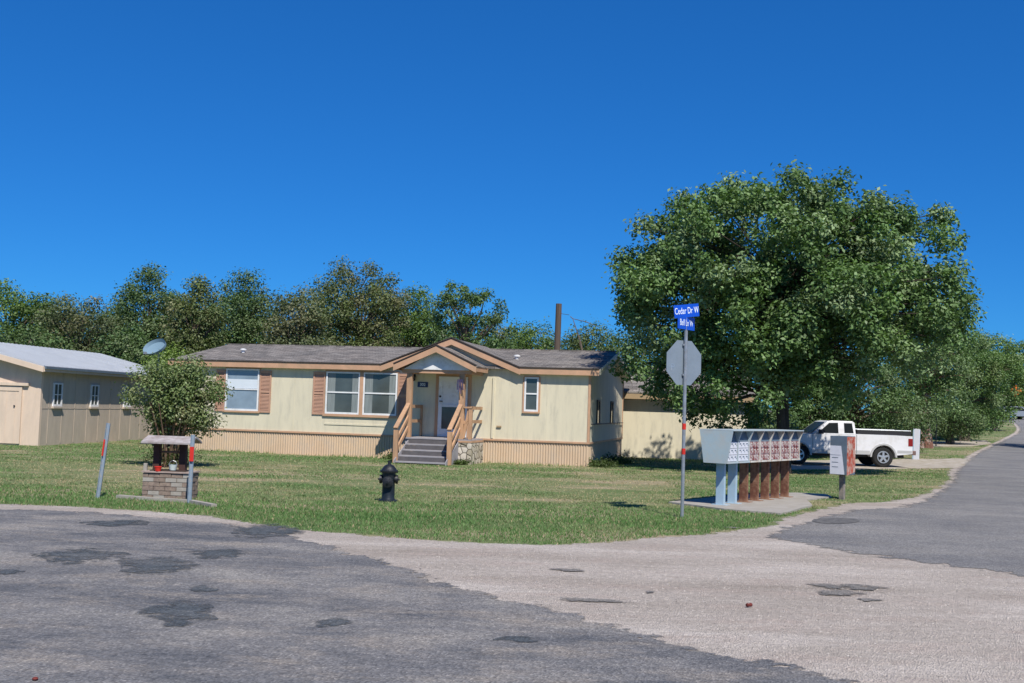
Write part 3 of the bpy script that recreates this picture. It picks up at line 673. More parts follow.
# ---------------------------------------------------------------- cluster mailboxes
RD = Vector((.58, .81)).normalized(); RA = math.atan2(RD.y, RD.x); U_ = .535
leg1 = Vector(at(720.5, 506.5)); row0 = leg1-RD*.27
def mailbox(pale, label, first=False):
    O = thing('cluster_mailbox', label, 'mailbox', (row0.x, row0.y, 0), RA, 'cluster mailboxes in a row on the concrete pad')
    cab = 'boxpale' if pale else 'finwhite'
    b = MB(); zb, zt = .84, 1.46
    b.prism([(-.20, zb), (.24, zb), (.33, zt-.015), (-.15, zt-.015), (-.20, 1.25)], 'x', .02, U_-.02); b.build('cabinet', 'slate', O)  # dark slate colour also carries the shade in the recess under the hood
    b = MB(); b.box(-.0, U_, -.36 if first else -.31, .345, zt-.012, zt+.008); b.build('hood', 'boxpale', O)
    for s in (0, U_-.018):
        b = MB(); b.prism([(-.222, zb-.01), (.245, zb-.01), (.335, zt-.014), (-.30, zt-.014), (-.222, 1.24)] if (s or not first) else [(-.235, zb-.01), (.245, zb-.01), (.335, zt-.014), (-.35, zt-.014)], 'x', s, s+.018); b.build('side_fin', cab if s else ('boxpale' if pale else 'finwhite'), O)
    MB().box(.02, U_-.02, -.245, -.2, zb-.01, zb+.02).build('door_ledge', cab, O)
    nx = 3
    for r in range(3):
        for c in range(nx):
            w = (U_-.06)/nx; x0 = .03+c*w; z0 = zb+.03+r*.125
            b = MB(); b.box(x0+.006, x0+w-.006, -.214, -.2005, z0, z0+.115); b.box(x0+w*.3, x0+w*.7, -.219, -.2145, z0+.07, z0+.09, 1); b.box(x0+w*.75, x0+w*.85, -.22, -.2145, z0+.04, z0+.06, 1)
            b.build('door', ['doorpale' if pale else 'doorred', 'slate' if pale else 'finwhite'], O)
    b = MB(); b.box(.06, U_-.06, -.02, 0, 0, 0); b = MB()
    b.prism([(-.085, 0.01), (.085, .01), (.085, zb-.012), (-.085, zb-.012)], 'x', .225, .30); b.build('pedestal', 'boxblue' if pale else 'rust', O, .006)
    b = MB(); b.box(.17, .36, -.16, .15, 0.0, .045); b.build('base_plate', 'boxblue' if pale else 'rust', O)
    return O
mb_pale = mailbox(True, 'first mailbox cabinet of the row with a plain pale blue side panel and blue leg', True)
def rowpos(k): q = row0+RD*(k*(U_+.002)); return (q.x, q.y, 0)
mb_two = mailbox(True, 'second mailbox cabinet of the row with clean white doors and a blue leg'); mb_two.location = rowpos(1)
mb_red = mailbox(False, 'third mailbox cabinet of the row, first with peeling red doors and rusty leg'); mb_red.location = rowpos(2)
for k, w_ in ((3, 'fourth mailbox cabinet of the row, middle one, with peeling red doors'), (4, 'fifth mailbox cabinet of the row with peeling red doors, third from the far end'), (5, 'sixth mailbox cabinet of the row with peeling red doors, next to last'), (6, 'last mailbox cabinet at the far end of the row nearest the truck')):
    dup(mb_red, rowpos(k), RA, w_)
# pad
def rl(x, y): q = row0+RD*x+Vector((-RD.y, RD.x))*y; return (q.x, q.y)
PAD = A((669, 503.5), (724, 510.5), (781, 515), (812, 507), (807, 501), (832, 498), (826, 495.5), (795, 494), (735, 496.5))
b = MB(); b.prism([tuple(p) for p in jitter(PAD, .3, .012)], 'z', -.1, .035); tag(b.build('concrete_pad', 'concrete'), None, None, kind='structure')
# lone parcel locker
x, y = at(842, 499.5)
O = thing('parcel_locker', 'lone slate blue locker with sunlit white panel and rusty red side on a wooden post', 'mailbox', (x, y, 0), R(-40))
MB().box(-.19, .19, -.22, .22, .54, 1.37).build('locker_body', 'slate', O, .008)
b = MB(); b.prism([(-.185, .55), (.14, .55), (.06, 1.16), (-.185, 1.16)], 'y', -.226, -.2215); b.box(-.18, .05, -.229, -.2262, .96, .965, 1)  # white panel cut to the lit area; slanted edge stands for hood shadow
for z in (.9, .8, .7): b.box(-.14, .0, -.229, -.2262, z, z+.012, 1)
b.build('sunlit_white_panel', ['doorpale', 'slate'], O)
b = MB(); b.prism([(-.215, .53), (.215, .6), (.215, 1.36), (-.215, 1.36)], 'x', .1905, .196); b.build('side_panel', 'redpeel', O)
MB().box(-.05, .05, -.05, .05, -.05, .54).build('post', paint('bare_grey_post', (.3, .26, .22), .9, .2, 6, dirt=(.15, .14, .14), dirt_amt=.45), O)

# ---------------------------------------------------------------- wishing well and marker posts
x, y = at(165.5, 499.5)
O = thing('wishing_well', 'small roofed garden wishing well of pale brick with two dark posts by the road', 'wishing well', (x, y+.25, 0), R(-3))
b = MB(); h = .45
for r in range(6):
    z0 = r*.075; off = .1 if r % 2 else 0
    for face in range(4):
        k = -.40+(.0 if face < 2 else .0)
        for i in range(-1, 5):
            a0 = max(-.4, -.4+i*.2+off); a1 = min(.4, a0+.19 if a0 > -.4 or off == 0 else -.4+off-.01)
            if i == -1: a0, a1 = -.4, -.4+off-.01
            if a1-a0 < .03 or a0 > .38: continue
            j = random.uniform(-.006, .006)
            if face == 0: b.box(a0, a1, -.26+j, -.2, z0, z0+.066, random.choice((0, 0, 1)))
            if face == 1: b.box(a0, a1, .2, .26+j, z0, z0+.066)
            c0, c1 = a0*.48, a1*.48
            if face == 2: b.box(-.4+j, -.33, c0, c1, z0, z0+.066)
            if face == 3: b.box(.33, .4+j, c0, c1, z0, z0+.066)
b.box(-.38, .38, -.24, .24, .0, .41)
b.build('well_base', ['brick', 'concrete'], O)
MB().box(-.42, .42, -.28, .28, .452, .475).build('well_rim', paint('grey_pink_rim', (.33, .26, .23), .9, .2, 8), O)
MB().box(-.31, .31, -.19, .19, .476, .49).build('soil', 'soil', O)
for xs in (-.26, .2): MB().box(xs-.055, xs+.055, -.06, .06, .476, .94).build('post', paint('dark_red_brown_post', (.06, .03, .025), .8, .3, 5), O, .006)
b = MB(); b.prism([(-.32, .95), (0, 1.05), (.3, .95), (.3, .98), (0, 1.08), (-.32, .98)], 'x', -.44, .42)
b.build('well_roof', paint('grey_painted_board', (.36, .33, .33), .8, .12, 5, dirt=(.24, .2, .19), dirt_amt=.4), O)
MB().tube([(-.26, 0, .8), (.2, 0, .8)], .02, 8).build('crossbar', 'twig', O)
def put(name, label, cat, px, py, tilt=(0, 0), rz=0, dy=0):
    x, y = at(px, py); return thing(name, label, cat, (x, y+dy, tz(x, y)), rz, None, tilt)
wy = y+.25
O = thing('bucket', 'small pale bucket standing on the rim of the wishing well', 'bucket', (x+.06, wy-.12, .491))
MB().lathe([(.05, 0), (.07, .1), (.075, .1), (.055, .005)], 14).build('pail', 'bucket', O, smooth=True)
MB().tube([(-.07, 0, .1), (-.05, 0, .15), (0, 0, .17), (.05, 0, .15), (.07, 0, .1)], .005, 6).build('handle', 'steel', O)
b = MB(); b.lathe([(.045, 0), (.06, .07), (.064, .07), (.064, .085), (.05, .085)], 14)
O = b.build('flower_pot', 'redtape'); O.location = (x-.16, wy-.235, .476); tag(O, 'tiny red flower pot on the front rim of the wishing well', 'flower pot')
def upost(O, h, red):
    b = MB(); b.box(-.026, .026, .0, .006, -.1, h); b.box(-.032, -.026, -.028, .006, -.1, h); b.box(.026, .032, -.028, .006, -.1, h)
    b.build('channel', 'postblue', O); MB().box(red[0], red[1], -.034, -.0285, red[2], red[3]).build('red_reflector', 'redtape', O)
O = put('marker_post', 'leaning blue-grey steel post with narrow red stripe alone on the grass', 'post', 98, 498, (0, R(5.2))); upost(O, 1.28, (-.034, -.008, .72, 1.0))
O = put('marker_post', 'upright blue-grey steel post with wide red band at the right corner of the well', 'post', 189.5, 503.5, (0, R(.3))); upost(O, 1.14, (-.034, .034, .70, .94))
O = put('stake', 'short pale weathered stake at the left corner of the well', 'stake', 144, 498); MB().box(-.03, .03, -.03, .03, 0, .6).build('stake_body', 'concrete', O, .006)
b = MB(); pts = A((118, 498), (150, 500.5), (190, 503), (214, 507.5))
for i in range(3):
    p, q = Vector(pts[i]), Vector(pts[i+1]); b.beam((p.x, p.y, .02), (q.x, q.y, .02), .1, .07)
tag(b.build('concrete_edging', 'concrete'), 'low broken strip of pale concrete edging at the foot of the wishing well', 'edging')

# ---------------------------------------------------------------- pickup truck (local: front -x, rear +x, near side -y)
def truck():
    x, y = at(883, 467.5)
    T = thing('pickup_truck', 'white extended cab pickup truck parked on the driveway behind the locker', 'pickup truck', (x, y+.0, 0), R(1.5))
    # near side wheel contact at y=0; body width 1.75 -> y 0..1.75 ; x: rear axle 0
    YB0, YB1 = -.02, 1.72
    FR, RR = -4.05, 1.08; WB = -3.15
    def arch(cx, r=.44, n=10, z=.38): return [(cx+r*math.cos(PI-PI*k/n), z+r*math.sin(PI-PI*k/n)) for k in range(n+1)]
    lower = [(FR, .5)]+[(WB-.44, .45)]+arch(WB)+[(WB+.44, .45)]+[(-.46, .45)]+arch(0)+[(.46, .45)]+[(RR, .52)]
    body = lower+[(RR, 1.17), (-1.02, 1.19), (-1.02, 1.17), (-2.58, 1.16), (-3.6, 1.08), (-4.0, .98), (FR-.02, .8)]
    b = MB(); b.prism(body, 'y', YB0, YB1); b.build('body', 'carwhite', T, .015)
    b = MB(); lowp = [(-2.7, .46), (-.5, .46), (-.5, .60), (-2.7, .60)]; b.prism(lowp, 'y', YB0-.006, YB0-.001); b.prism([(.52, .54), (RR-.02, .55), (RR-.02, .64), (.52, .64)], 'y', YB0-.006, YB0-.001); b.build('lower_panel', 'cargrey', T)
    # cab greenhouse
    cab = [(-2.62, 1.165), (-2.05, 1.62), (-1.85, 1.655), (-1.12, 1.655), (-1.04, 1.60), (-1.02, 1.175)]
    b = MB(); vs = []
    for yy, ins in ((YB0+.02, 0), (YB1-.02, 0)):
        for (px, pz) in cab:
            k = (pz-1.17)/.53; vs.append((px, yy+(.12*k if yy < .5 else -.12*k), pz))
    n = len(cab); b.add(vs, [tuple(range(n))[::-1], tuple(range(n, 2*n))]+[(i, (i+1) % n, n+(i+1) % n, n+i) for i in range(n)]); cb = b.build('cab', 'carwhite', T, .012)
    def side(poly, name, mat, off=.006, par=T):
        b = MB(); vs = []
        for o_ in (-off, -.001):
            for px, pz in poly:
                k = (pz-1.17)/.53; vs.append((px, YB0+.02+.12*k+o_, pz))
        n = len(poly); b.add(vs, [tuple(range(n)), tuple(range(n, 2*n))[::-1]]+[(i, (i+1) % n, n+(i+1) % n, n+i) for i in range(n)]); return b.build(name, mat, par)
    side([(-2.42, 1.2), (-1.99, 1.57), (-1.66, 1.585), (-1.66, 1.2)], 'side_window', 'carglass')
    side([(-1.44, 1.22), (-1.44, 1.58), (-1.14, 1.58), (-1.10, 1.22)], 'side_window', 'carglass')
    b = MB(); b.add([(-2.60, .16, 1.19), (-2.60, 1.54, 1.19), (-2.09, 1.46, 1.59), (-2.09, .24, 1.59)], [(0, 1, 2, 3)]); 
    for i, v in enumerate(b.v): b.v[i] = (v[0]-.012, v[1], v[2]+.012)
    b.build('windshield', 'carglass', T)
    MB().box(-1.008, -1.0, .2, 1.5, 1.25, 1.6).build('rear_window', 'carglass', T)
    b = MB(); b.box(-1.655, -1.645, YB0-.006, YB0-.001, .62, 1.15); b.box(-1.0, -.985, YB0-.006, YB0-.001, .48, 1.17); b.box(-2.62, -2.61, YB0-.006, YB0-.001, .62, 1.15); b.build('door_seam', 'plastic', T)
    MB().box(-1.85, -1.7, YB0-.03, YB0-.002, 1.0, 1.03).build('door_handle', 'plastic', T)
    # bed rail with dark cover and light rim
    b = MB(); b.box(-.96, RR-.04, YB0+.03, YB0+.07, 1.195, 1.33); b.box(-.96, RR-.04, YB1-.07, YB1-.03, 1.195, 1.33); b.box(-.96, -.92, YB0+.07, YB1-.07, 1.195, 1.33); b.build('bed_rail_panel', 'plastic', T)
    b = MB()
    for yy in (YB0+.05, YB1-.05): b.tube([(-.97, yy, 1.36), (RR-.05, yy, 1.36)], .022, 8)
    b.build('bed_rail', 'steel', T)
    for cx in (0, WB):
        b = MB(); o_ = arch(cx, .50); i_ = arch(cx, .44)
        b.prism(o_+i_[::-1], 'y', YB0-.045, YB0-.001); b.build('wheel_flare', 'cargrey', T)
        for yy, s in ((.11, -1), (1.6, 1)):
            b = MB(); b.lathe([(.22, -.11), (.33, -.12), (.375, -.09), (.378, 0), (.375, .09), (.33, .12), (.22, .11)], 28, (cx, yy, .378), 'y'); w = b.build('wheel', 'tyre', T, smooth=True)
            b = MB(); yo = yy+s*.125; b.lathe([(.06, s*.0), (.07, s*.015), (.07, s*.02), (.05, s*.025)], 14, (cx, yo-s*.01, .378), 'y')
            for k in range(5):
                t = 2*PI*k/5+.3; b.beam((cx+.05*math.cos(t), yo, .378+.05*math.sin(t)), (cx+.2*math.cos(t), yo, .378+.2*math.sin(t)), .03, .075, up=(math.cos(t+PI/2), 0, math.sin(t+PI/2)))
            ring = [(.225, yo-.015), (.225, yo+.015), (.19, yo+.015), (.19, yo-.015), (.225, yo-.015)]
            b.lathe(ring, 24, (cx, 0, .378), 'y', cap=False); b.build('rim', 'rim', w, smooth=True)
            MB().lathe([(.19, yy-.06), (.19, yy+.06)], 20, (cx, 0, .378), 'y').build('hub_recess', 'plastic', w)
    for yy in (YB0, YB1-.1):
        b = MB(); b.box(RR-.16, RR+.012, yy-.008, yy+.108, .80, 1.08); b.build('tail_light', 'taillight', T, .008)
    MB().box(RR+.003, RR+.14, .0, 1.7, .48, .64).build('rear_bumper', paint('dull_rear_bumper', (.22, .14, .12), .4, .2, 3, metal=.4), T, .015)
    MB().box(FR-.14, FR-.022, -.02, 1.72, .45, .68).build('front_bumper', 'chrome', T, .015)
    MB().box(FR-.045, FR-.022, .35, 1.35, .72, .93).build('grille', 'plastic', T)
    for yy in (.02, 1.42): MB().box(FR-.05, FR-.015, yy, yy+.28, .74, .92).build('headlight', 'signwhite', T, .01)
    b = MB(); b.box(-2.42, -2.28, YB0-.22, YB0-.04, 1.17, 1.33); b.build('wing_mirror', 'plastic', T, .015)
    b = MB(); b.box(-3.9, .9, .35, 1.35, .35, .46); b.build('chassis', 'plastic', T)
    MB().box(RR+.001, RR+.006, .45, 1.25, .85, 1.1).build('tailgate_panel', 'carwhite', T)
truck()

# ---------------------------------------------------------------- small roadside things
O = put('utility_box', 'tall narrow pale blue and white cabinet just behind the tail of the truck', 'utility box', 916, 459.5, rz=R(-25))
MB().prism([(-.15, 0), (.12, 0), (.16, 1.3), (-.12, 1.34)], 'y', -.12, .12).build('cabinet', 'doorpale', O, .01)
MB().prism([(-.15, .02), (-.10, .02), (-.07, 1.3), (-.12, 1.3)], 'y', -.128, -.1215).build('blue_edge', 'boxblue', O)
O = put('thin_pole', 'thin dark pole standing on the verge beyond the pickup truck', 'pole', 936, 446)
MB().tube([(0, 0, 0), (0, 0, 2.3)], .035, 8).build('shaft', 'dark', O)
x, y = at(749, 608)
O = thing('crushed_can', 'small crushed dark red can lying on the pale gravel', 'litter', (x, y, .012), R(30))
b = MB(); b.lathe([(.014, -.03), (.018, -.02), (.012, 0), (.018, .02), (.014, .03)], 10, (0, 0, .016), 'x'); b.build('can_body', 'darkred', O)
x, y = at(35, 682); b = MB(); b.lathe([(.02, 0), (.028, .012), (.015, .025)], 7); o_ = b.build('fallen_leaf_clump', 'darkred'); o_.location = (x, y, .012); o_.scale = (.7, .7, .7); tag(o_, 'tiny dark brown scrap on the asphalt at the bottom left', 'litter')
# utility pole behind the house
O = thing('utility_pole', 'brown wooden utility pole standing behind the main house roof', 'utility pole', (2.05, 50.5, tz(0, 50.5)), 0, None, (0, R(.5)))
MB().tube([(0, 0, -.2), (0, 0, 6.45)], [.17, .14], 10).build('shaft', 'pole', O, smooth=True)
b = MB(); b.tube([(.1, 0, 6.0), (.5, -.02, 5.95)], .012, 5); b.build('service_bracket', 'dark', O)
O = thing('dead_branch', 'bare dark forked limb sticking up to the right of the utility pole', 'branch', (3.0, 51.5, tz(0, 51)))
b = MB(); b.tube([(.9, 0, -.1), (.6, 0, 3.0), (.2, 0, 4.8), (-.18, 0, 5.85)], [.07, .05, .04, .015], 6); b.tube([(-.18, 0, 5.85), (.5, 0, 5.7), (1.0, 0, 5.5)], [.015, .02, .008], 5); b.tube([(-.3, 0, 5.95), (-.18, 0, 5.85)], [.02, .02], 5); b.build('limb', 'bark', O)

# far end of the side road
def far_car(px, Y, lab, mat):
    X = (px-512)/1100*Y
    T = thing('parked_car', lab, 'car', (X, Y, tz(X, Y)), R(3))
    prof = [(-2.2, .35), (2.2, .35), (2.25, .8), (1.5, .9), (.9, 1.4), (-.9, 1.42), (-1.6, .95), (-2.25, .85)]
    MB().prism(prof, 'y', 0, 1.7).build('body', mat, T, .04)
    MB().prism([(-1.35, .97), (-.85, 1.35), (.82, 1.33), (1.25, .95)], 'y', -.008, -.001).build('side_window', 'carglass', T)
    for cx in (-1.4, 1.4):
        for yy in (.1, 1.6): MB().lathe([(.2, -.1), (.32, -.1), (.32, .1), (.2, .1)], 18, (cx, yy, .32), 'y').build('wheel', 'tyre', T)
far_car(1016, 119, 'far silver car crossing the end of the side road', 'silver')
X = (1017-512)/1100*131
O = thing('warning_sign', 'small orange diamond sign on a yellow post at the far end of the side road', 'sign', (X, 131, tz(0, 131)))
MB().box(-.04, .04, 0, .05, 0, 3.2).build('post', 'yellow', O)
MB().prism([(0, 2.4), (.75, 3.15), (0, 3.9), (-.75, 3.15)], 'y', -.03, -.005).build('sign_plate', 'orange', O)

# ---------------------------------------------------------------- vegetation
def leaf_mesh(name, C, size, tint, mat, parent=None, up_bias=.35, aspect=.55, ctr=None):
    n = len(C)
    nr = RNG.normal(size=(n, 3)); nr[:, 2] = np.abs(nr[:, 2])+up_bias
    if ctr is not None:
        o = C-ctr; o /= np.linalg.norm(o, axis=1, keepdims=True)+1e-6; nr += o*.9
    nr /= np.linalg.norm(nr, axis=1, keepdims=True)
    a = np.cross(nr, RNG.normal(size=(n, 3))); a /= np.linalg.norm(a, axis=1, keepdims=True)
    b_ = np.cross(nr, a); s = size*RNG.uniform(.6, 1.3, (n, 1))
    v = np.empty((n, 4, 3)); v[:, 0] = C-a*s*.5; v[:, 1] = C+b_*s*aspect*.5+nr*s*.08; v[:, 2] = C+a*s*.5; v[:, 3] = C-b_*s*aspect*.5+nr*s*.08
    me = bpy.data.meshes.new(name); me.vertices.add(n*4); me.vertices.foreach_set('co', v.reshape(-1).astype(np.float32))
    me.loops.add(n*4); me.loops.foreach_set('vertex_index', np.arange(n*4, dtype=np.int32))
    me.polygons.add(n); me.polygons.foreach_set('loop_start', np.arange(0, n*4, 4, dtype=np.int32)); me.polygons.foreach_set('loop_total', np.full(n, 4, dtype=np.int32))
    me.update(); me.validate()
    at_ = me.attributes.new('tint', 'FLOAT_COLOR', 'FACE'); cc = np.ones((n, 4), dtype=np.float32); cc[:, :3] = tint; at_.data.foreach_set('color', cc.reshape(-1))
    me.materials.append(M[mat]); o = bpy.data.objects.new(name, me); col.objects.link(o)
    if parent: o.parent = parent
    return o
def lobed(nl, per, rx, ry, rzz, p, zc, lr):
    L_ = envelope(nl, rx-lr, ry-lr, rzz-lr*.9, p, 0, .3); out = []
    for q in L_:
        k = RNG.uniform(.75, 1.2); f = 1+RNG.uniform(-.07, .07)
        for _ in range(per):
            d = RNG.normal(size=3); d /= np.linalg.norm(d); d[2] = d[2]*.8+.1
            out.append(q*f+d*lr*k*RNG.uniform(.45, 1.0)**.6)
    P = np.array(out); P[:, 2] += zc; return P
def envelope(n, rx, ry, rzz, p, zc, inner=.35):
    """best-candidate spread of clump centres in a super-ellipsoid"""
    out = []
    while len(out) < n:
        best = None; bd = -1
        for _ in range(14):
            q = RNG.uniform(-1, 1, 3)
            m = (abs(q)**p).sum()**(1/p)
            if m > 1 or (m < .62 and RNG.random() > inner): continue
            if not out: d = 1
            else: d = (((np.array(out)-q)**2).sum(1)).min()
            if d > bd: bd = d; best = q
        if best is not None: out.append(best)
    P = np.array(out)*np.array([rx, ry, rzz]); P[:, 2] += zc; return P
def tree(name, label, cat, X, Y, rx, ry, z0, z1, nclump, nleaf, leaf, cols, crad=(.5, .95), trunk_r=.22, fork=1.6, p=2.5, group=None, mat='leaf', bark='bark', multi=1, skew=0, shell=.5, lobes=None, extra=None, upb=.35):
    g = tz(X, Y); O = thing(name, label, cat, (X, Y, g), 0, group)
    zc = (z0+z1)/2; cr = (crad[0]+crad[1])/2
    P = envelope(nclump, max(.2, rx-cr*.8), max(.2, ry-cr*.8), max(.2, (z1-z0)/2-cr*.7), p, zc)
    if lobes: P = lobed(lobes[0], lobes[1], rx-cr*.5, ry-cr*.5, (z1-z0)/2-cr*.5, p, zc, lobes[2]); P = np.vstack([P, envelope(lobes[3], rx*.86, ry*.8, (z1-z0)*.42, p, zc, .5)]) if len(lobes) > 3 else P; nclump = len(P)
    P[:, 0] += skew*(P[:, 2]-z0)/(z1-z0)
    if extra: P = np.vstack([P, np.array(extra)]); nclump = len(P)
    r = RNG.uniform(crad[0], crad[1], nclump)
    # trunk and limbs
    b = MB(); fk = [Vector((random.uniform(-.2, .2)*rx*.3*(i > 0), random.uniform(-.2, .2), fork*random.uniform(.8, 1.15))) for i in range(multi)]
    bases = [Vector((random.uniform(-.12, .12)*(multi > 1)*3*trunk_r*3, random.uniform(-.1, .1)*(multi > 1), -.1)) for i in range(multi)]
    tops = []
    for i in range(multi):
        top = Vector((fk[i].x*1.5+skew*.5, fk[i].y*1.5, z0+(z1-z0)*.62)); tops.append(top)
        b.tube([bases[i], fk[i]*.5+bases[i]*.5+Vector((random.uniform(-.05, .05), 0, 0)), fk[i], fk[i].lerp(top, .5)+Vector((random.uniform(-.2, .2), random.uniform(-.2, .2), 0)), top], [trunk_r*1.35, trunk_r*1.05, trunk_r*.9, trunk_r*.55, trunk_r*.2], 9)
    for i in range(nclump):
        if i % 2 and nclump > 60: continue
        c = Vector(P[i]); k = random.randrange(multi); t = min(1, max(0, (c.z-fork)/(tops[k].z-fork)*.55))
        s = fk[k].lerp(tops[k], t); rr = trunk_r*(.42*(1-t)+.12)
        mid = s.lerp(c, .5)+Vector((random.uniform(-.3, .3), random.uniform(-.3, .3), .12*(c-s).length))
        b.tube([s, mid, c], [rr, rr*.55, .012], 5, cap=False)
    b.build('trunk', bark, O, smooth=True)
    w = r**2; w /= w.sum(); idx = RNG.choice(nclump, nleaf, p=w)
    d = RNG.normal(size=(nleaf, 3)); d /= np.linalg.norm(d, axis=1, keepdims=True)
    rad = RNG.random(nleaf)**shell
    # lumpy clumps
    C = P[idx]+d*(r[idx]*rad*(1+.28*np.sin(d[:, 0]*5+idx)*np.cos(d[:, 1]*4+idx*2)))[:, None]*np.array([1, 1, .8])
    stray = RNG.random(nleaf) < .05; C[stray] += RNG.normal(size=(stray.sum(), 3))*.13
    C[:, 2] = np.maximum(C[:, 2], .12)
    cols = np.array(cols); ci = RNG.integers(0, len(cols), nclump); base = cols[ci][idx]
    alt = cols[RNG.integers(0, len(cols), nleaf)]; base = base*.65+alt*.35
    base *= RNG.uniform(.72, 1.3, (nleaf, 1)); base *= RNG.uniform(.85, 1.15, nclump)[idx][:, None]
    leaf_mesh('crown', C, leaf, base, mat, O, upb, ctr=P[idx])
    return O
G_dark = [(.078, .135, .048), (.098, .162, .058), (.064, .112, .044), (.14, .19, .085)]
G_oak = [(.10, .18, .055), (.125, .21, .068), (.078, .14, .045), (.22, .30, .15)]
G_olive = [(.115, .155, .055), (.145, .175, .068), (.095, .135, .048), (.17, .165, .085)]
G_bright = [(.11, .18, .05), (.14, .22, .055), (.095, .155, .045)]
G_grey = [(.115, .15, .072), (.14, .168, .085), (.10, .135, .06), (.16, .155, .085)]
G_yel = [(.17, .25, .05), (.14, .21, .045), (.19, .28, .07)]
# the big oak
tree('oak_tree', 'large round dark green oak crown rising behind the mailboxes and over the truck', 'tree', 8.55, 34.1, 6.2, 4.3, 1.75, 9.8, 10, 150000, .142, G_oak, (.36, .66), .14, 2.1, 2.3, lobes=(74, 6, .95, 110), mat='leafgloss', multi=2, shell=.42, bark='barkdark', extra=[(-3.9, 1.5, 2.6), (-3.2, 2.4, 2.3), (-2.7, 1.2, 2.5), (-1.9, 2.2, 2.2), (-2.2, .3, 2.0), (-.8, 1.2, 1.9), (-4.3, 2.2, 3.1), (-4.6, -1, 3.0), (-4.0, 0, 2.5), (-3.6, -2, 2.6), (-3.0, 1, 2.3), (-2.6, -2.4, 2.5), (-2.0, -1, 2.1), (-1.6, 1.5, 1.9), (-1.2, -2.8, 2.2), (-.5, 2.6, 1.5), (-4.9, 1.2, 3.2), (-3.3, -.6, 2.2), (-.2, 3.4, 1.9), (-1.4, 3.0, 1.3), (.6, 2.9, 1.3), (-2.4, 2.6, 1.7)])
def btree(px, top, hw, Y, n, cols, label, leaf=.17, z0=.3, name='backyard_tree', grp='trees standing in a belt behind the houses', crad=(.5, .95), ncl=None, p=2.3, **kw):
    X = (px-512)/1100*Y; yh = 391.9+px*.0314; z1 = EYE+(yh-top)*Y/1100-tz(X, Y)
    rx = hw*1.12*Y/1100; nc = ncl or max(14, int(rx*z1*4.2)); n = int(n*1.9); leaf *= .84
    return tree(name, label, 'tree', X, Y, rx, min(rx, 2.6), z0, z1, nc, n, leaf, cols, crad, .14+.02*z1, max(.8, z1*.25), p, grp, **kw)
btree(8, 276, 54, 58, 15000, G_bright, 'round fresh green tree at the far left above the metal roof')
btree(80, 287, 46, 56, 12000, G_grey, 'dull olive tree directly right of the round green tree at the left edge')
btree(146, 259, 40, 60, 14000, G_dark, 'tall dark tree rising above the satellite dish', multi=2)
btree(196, 271, 34, 56, 11000, G_olive, 'olive green tree above the left end of the main house roof')
btree(240, 266, 36, 61, 12000, G_dark, 'dark green tree above the left roof vent of the main house')
btree(297, 276, 38, 56, 11000, G_grey, 'grey olive tree between two taller trees above the left half of the roof')
btree(358, 254, 50, 60, 19000, G_olive, 'highest olive brown tree behind the middle of the house', multi=2)
btree(415, 281, 30, 64, 8000, G_bright, 'narrow green tree just left of the loose leafy tree behind the porch')
btree(468, 273, 46, 57, 9000, G_dark+G_bright[:1], 'loose open-crowned tree behind the porch gable', crad=(.3, .6), ncl=85)
btree(528, 316, 32, 64, 6500, G_bright, 'low green tree just left of the utility pole')
btree(588, 317, 34, 62, 7500, G_olive[:2]+G_dark[:2], 'low mixed green tree just right of the utility pole')
btree(635, 320, 36, 66, 6500, G_dark, 'low dark tree between the house gable and the big oak')
btree(690, 330, 40, 60, 6500, G_dark, 'dark tree behind the rear outbuilding hidden by the oak')
btree(758, 372, 34, 43.5, 11000, G_dark, 'dark bush at the right end of the rear outbuilding behind the mailboxes', .12, .0, name='bush', grp=None, crad=(.3, .6))
btree(805, 375, 34, 46.5, 9000, G_oak, 'dark bush between the oak trunk and the truck cab', .13, .0, name='bush', grp=None, crad=(.3, .6))
for i_, (px_, tp_, lb_) in enumerate(((45, 300, 'round green tree'), (110, 298, 'olive tree just right of the round green one'), (175, 292, 'tree behind the dish'), (222, 290, 'tree over the left roof corner'), (270, 292, 'tree over the left roof vent'), (330, 290, 'tree over the double window'), (388, 292, 'tree left of the porch gable'), (440, 300, 'tree over the porch gable'), (500, 322, 'tree right of the porch gable'), (560, 330, 'tree at the utility pole'))):
    btree(px_, tp_, 40, 70, 8500, (G_olive, G_dark, G_grey, G_oak)[i_ % 4], 'farther back-row '+lb_, .2, .0, grp='back row of trees behind the houses')
btree(166, 338, 24, 47, 6500, G_yel, 'small yellow-green tree right behind the satellite dish', .13)
btree(125, 322, 34, 52, 8000, G_dark, 'dark leafy tree behind the far end of the metal roof')
btree(30, 318, 50, 52, 8000, G_dark, 'low dark tree right behind the metal roof at the left')
# right side belt
RG = 'trees along the left side of the side road'
btree(852, 350, 62, 47.5, 13000, G_dark, 'dense dark green tree right behind the pickup truck', .15, .1, grp=RG)
btree(924, 300, 50, 57, 15000, G_oak, 'green tree with pale mottled leaning trunks beyond the truck', .15, 1.6, grp=RG, bark='barkpale', multi=2)
btree(905, 385, 34, 52, 6000, G_dark, 'low dark bush left of the mottled trunks behind the truck bed', .13, .0, name='bush', grp=RG)
btree(965, 318, 40, 66, 15000, G_oak+G_olive[:1], 'full green tree right of the mottled trunks beside the road', .16, .1, grp=RG)
btree(994, 330, 34, 84, 12000, G_bright+G_oak, 'tree at the bend of the side road reaching down to the verge', .2, .1, grp=RG)
btree(1022, 338, 24, 136, 9000, G_yel+G_bright, 'farthest yellow-green tree at the right edge above the side road', .28, .1, grp=RG)
btree(952, 395, 34, 62, 7000, G_dark, 'dark undergrowth bush beside the road below the green tree', .14, .0, name='bush', grp=RG)
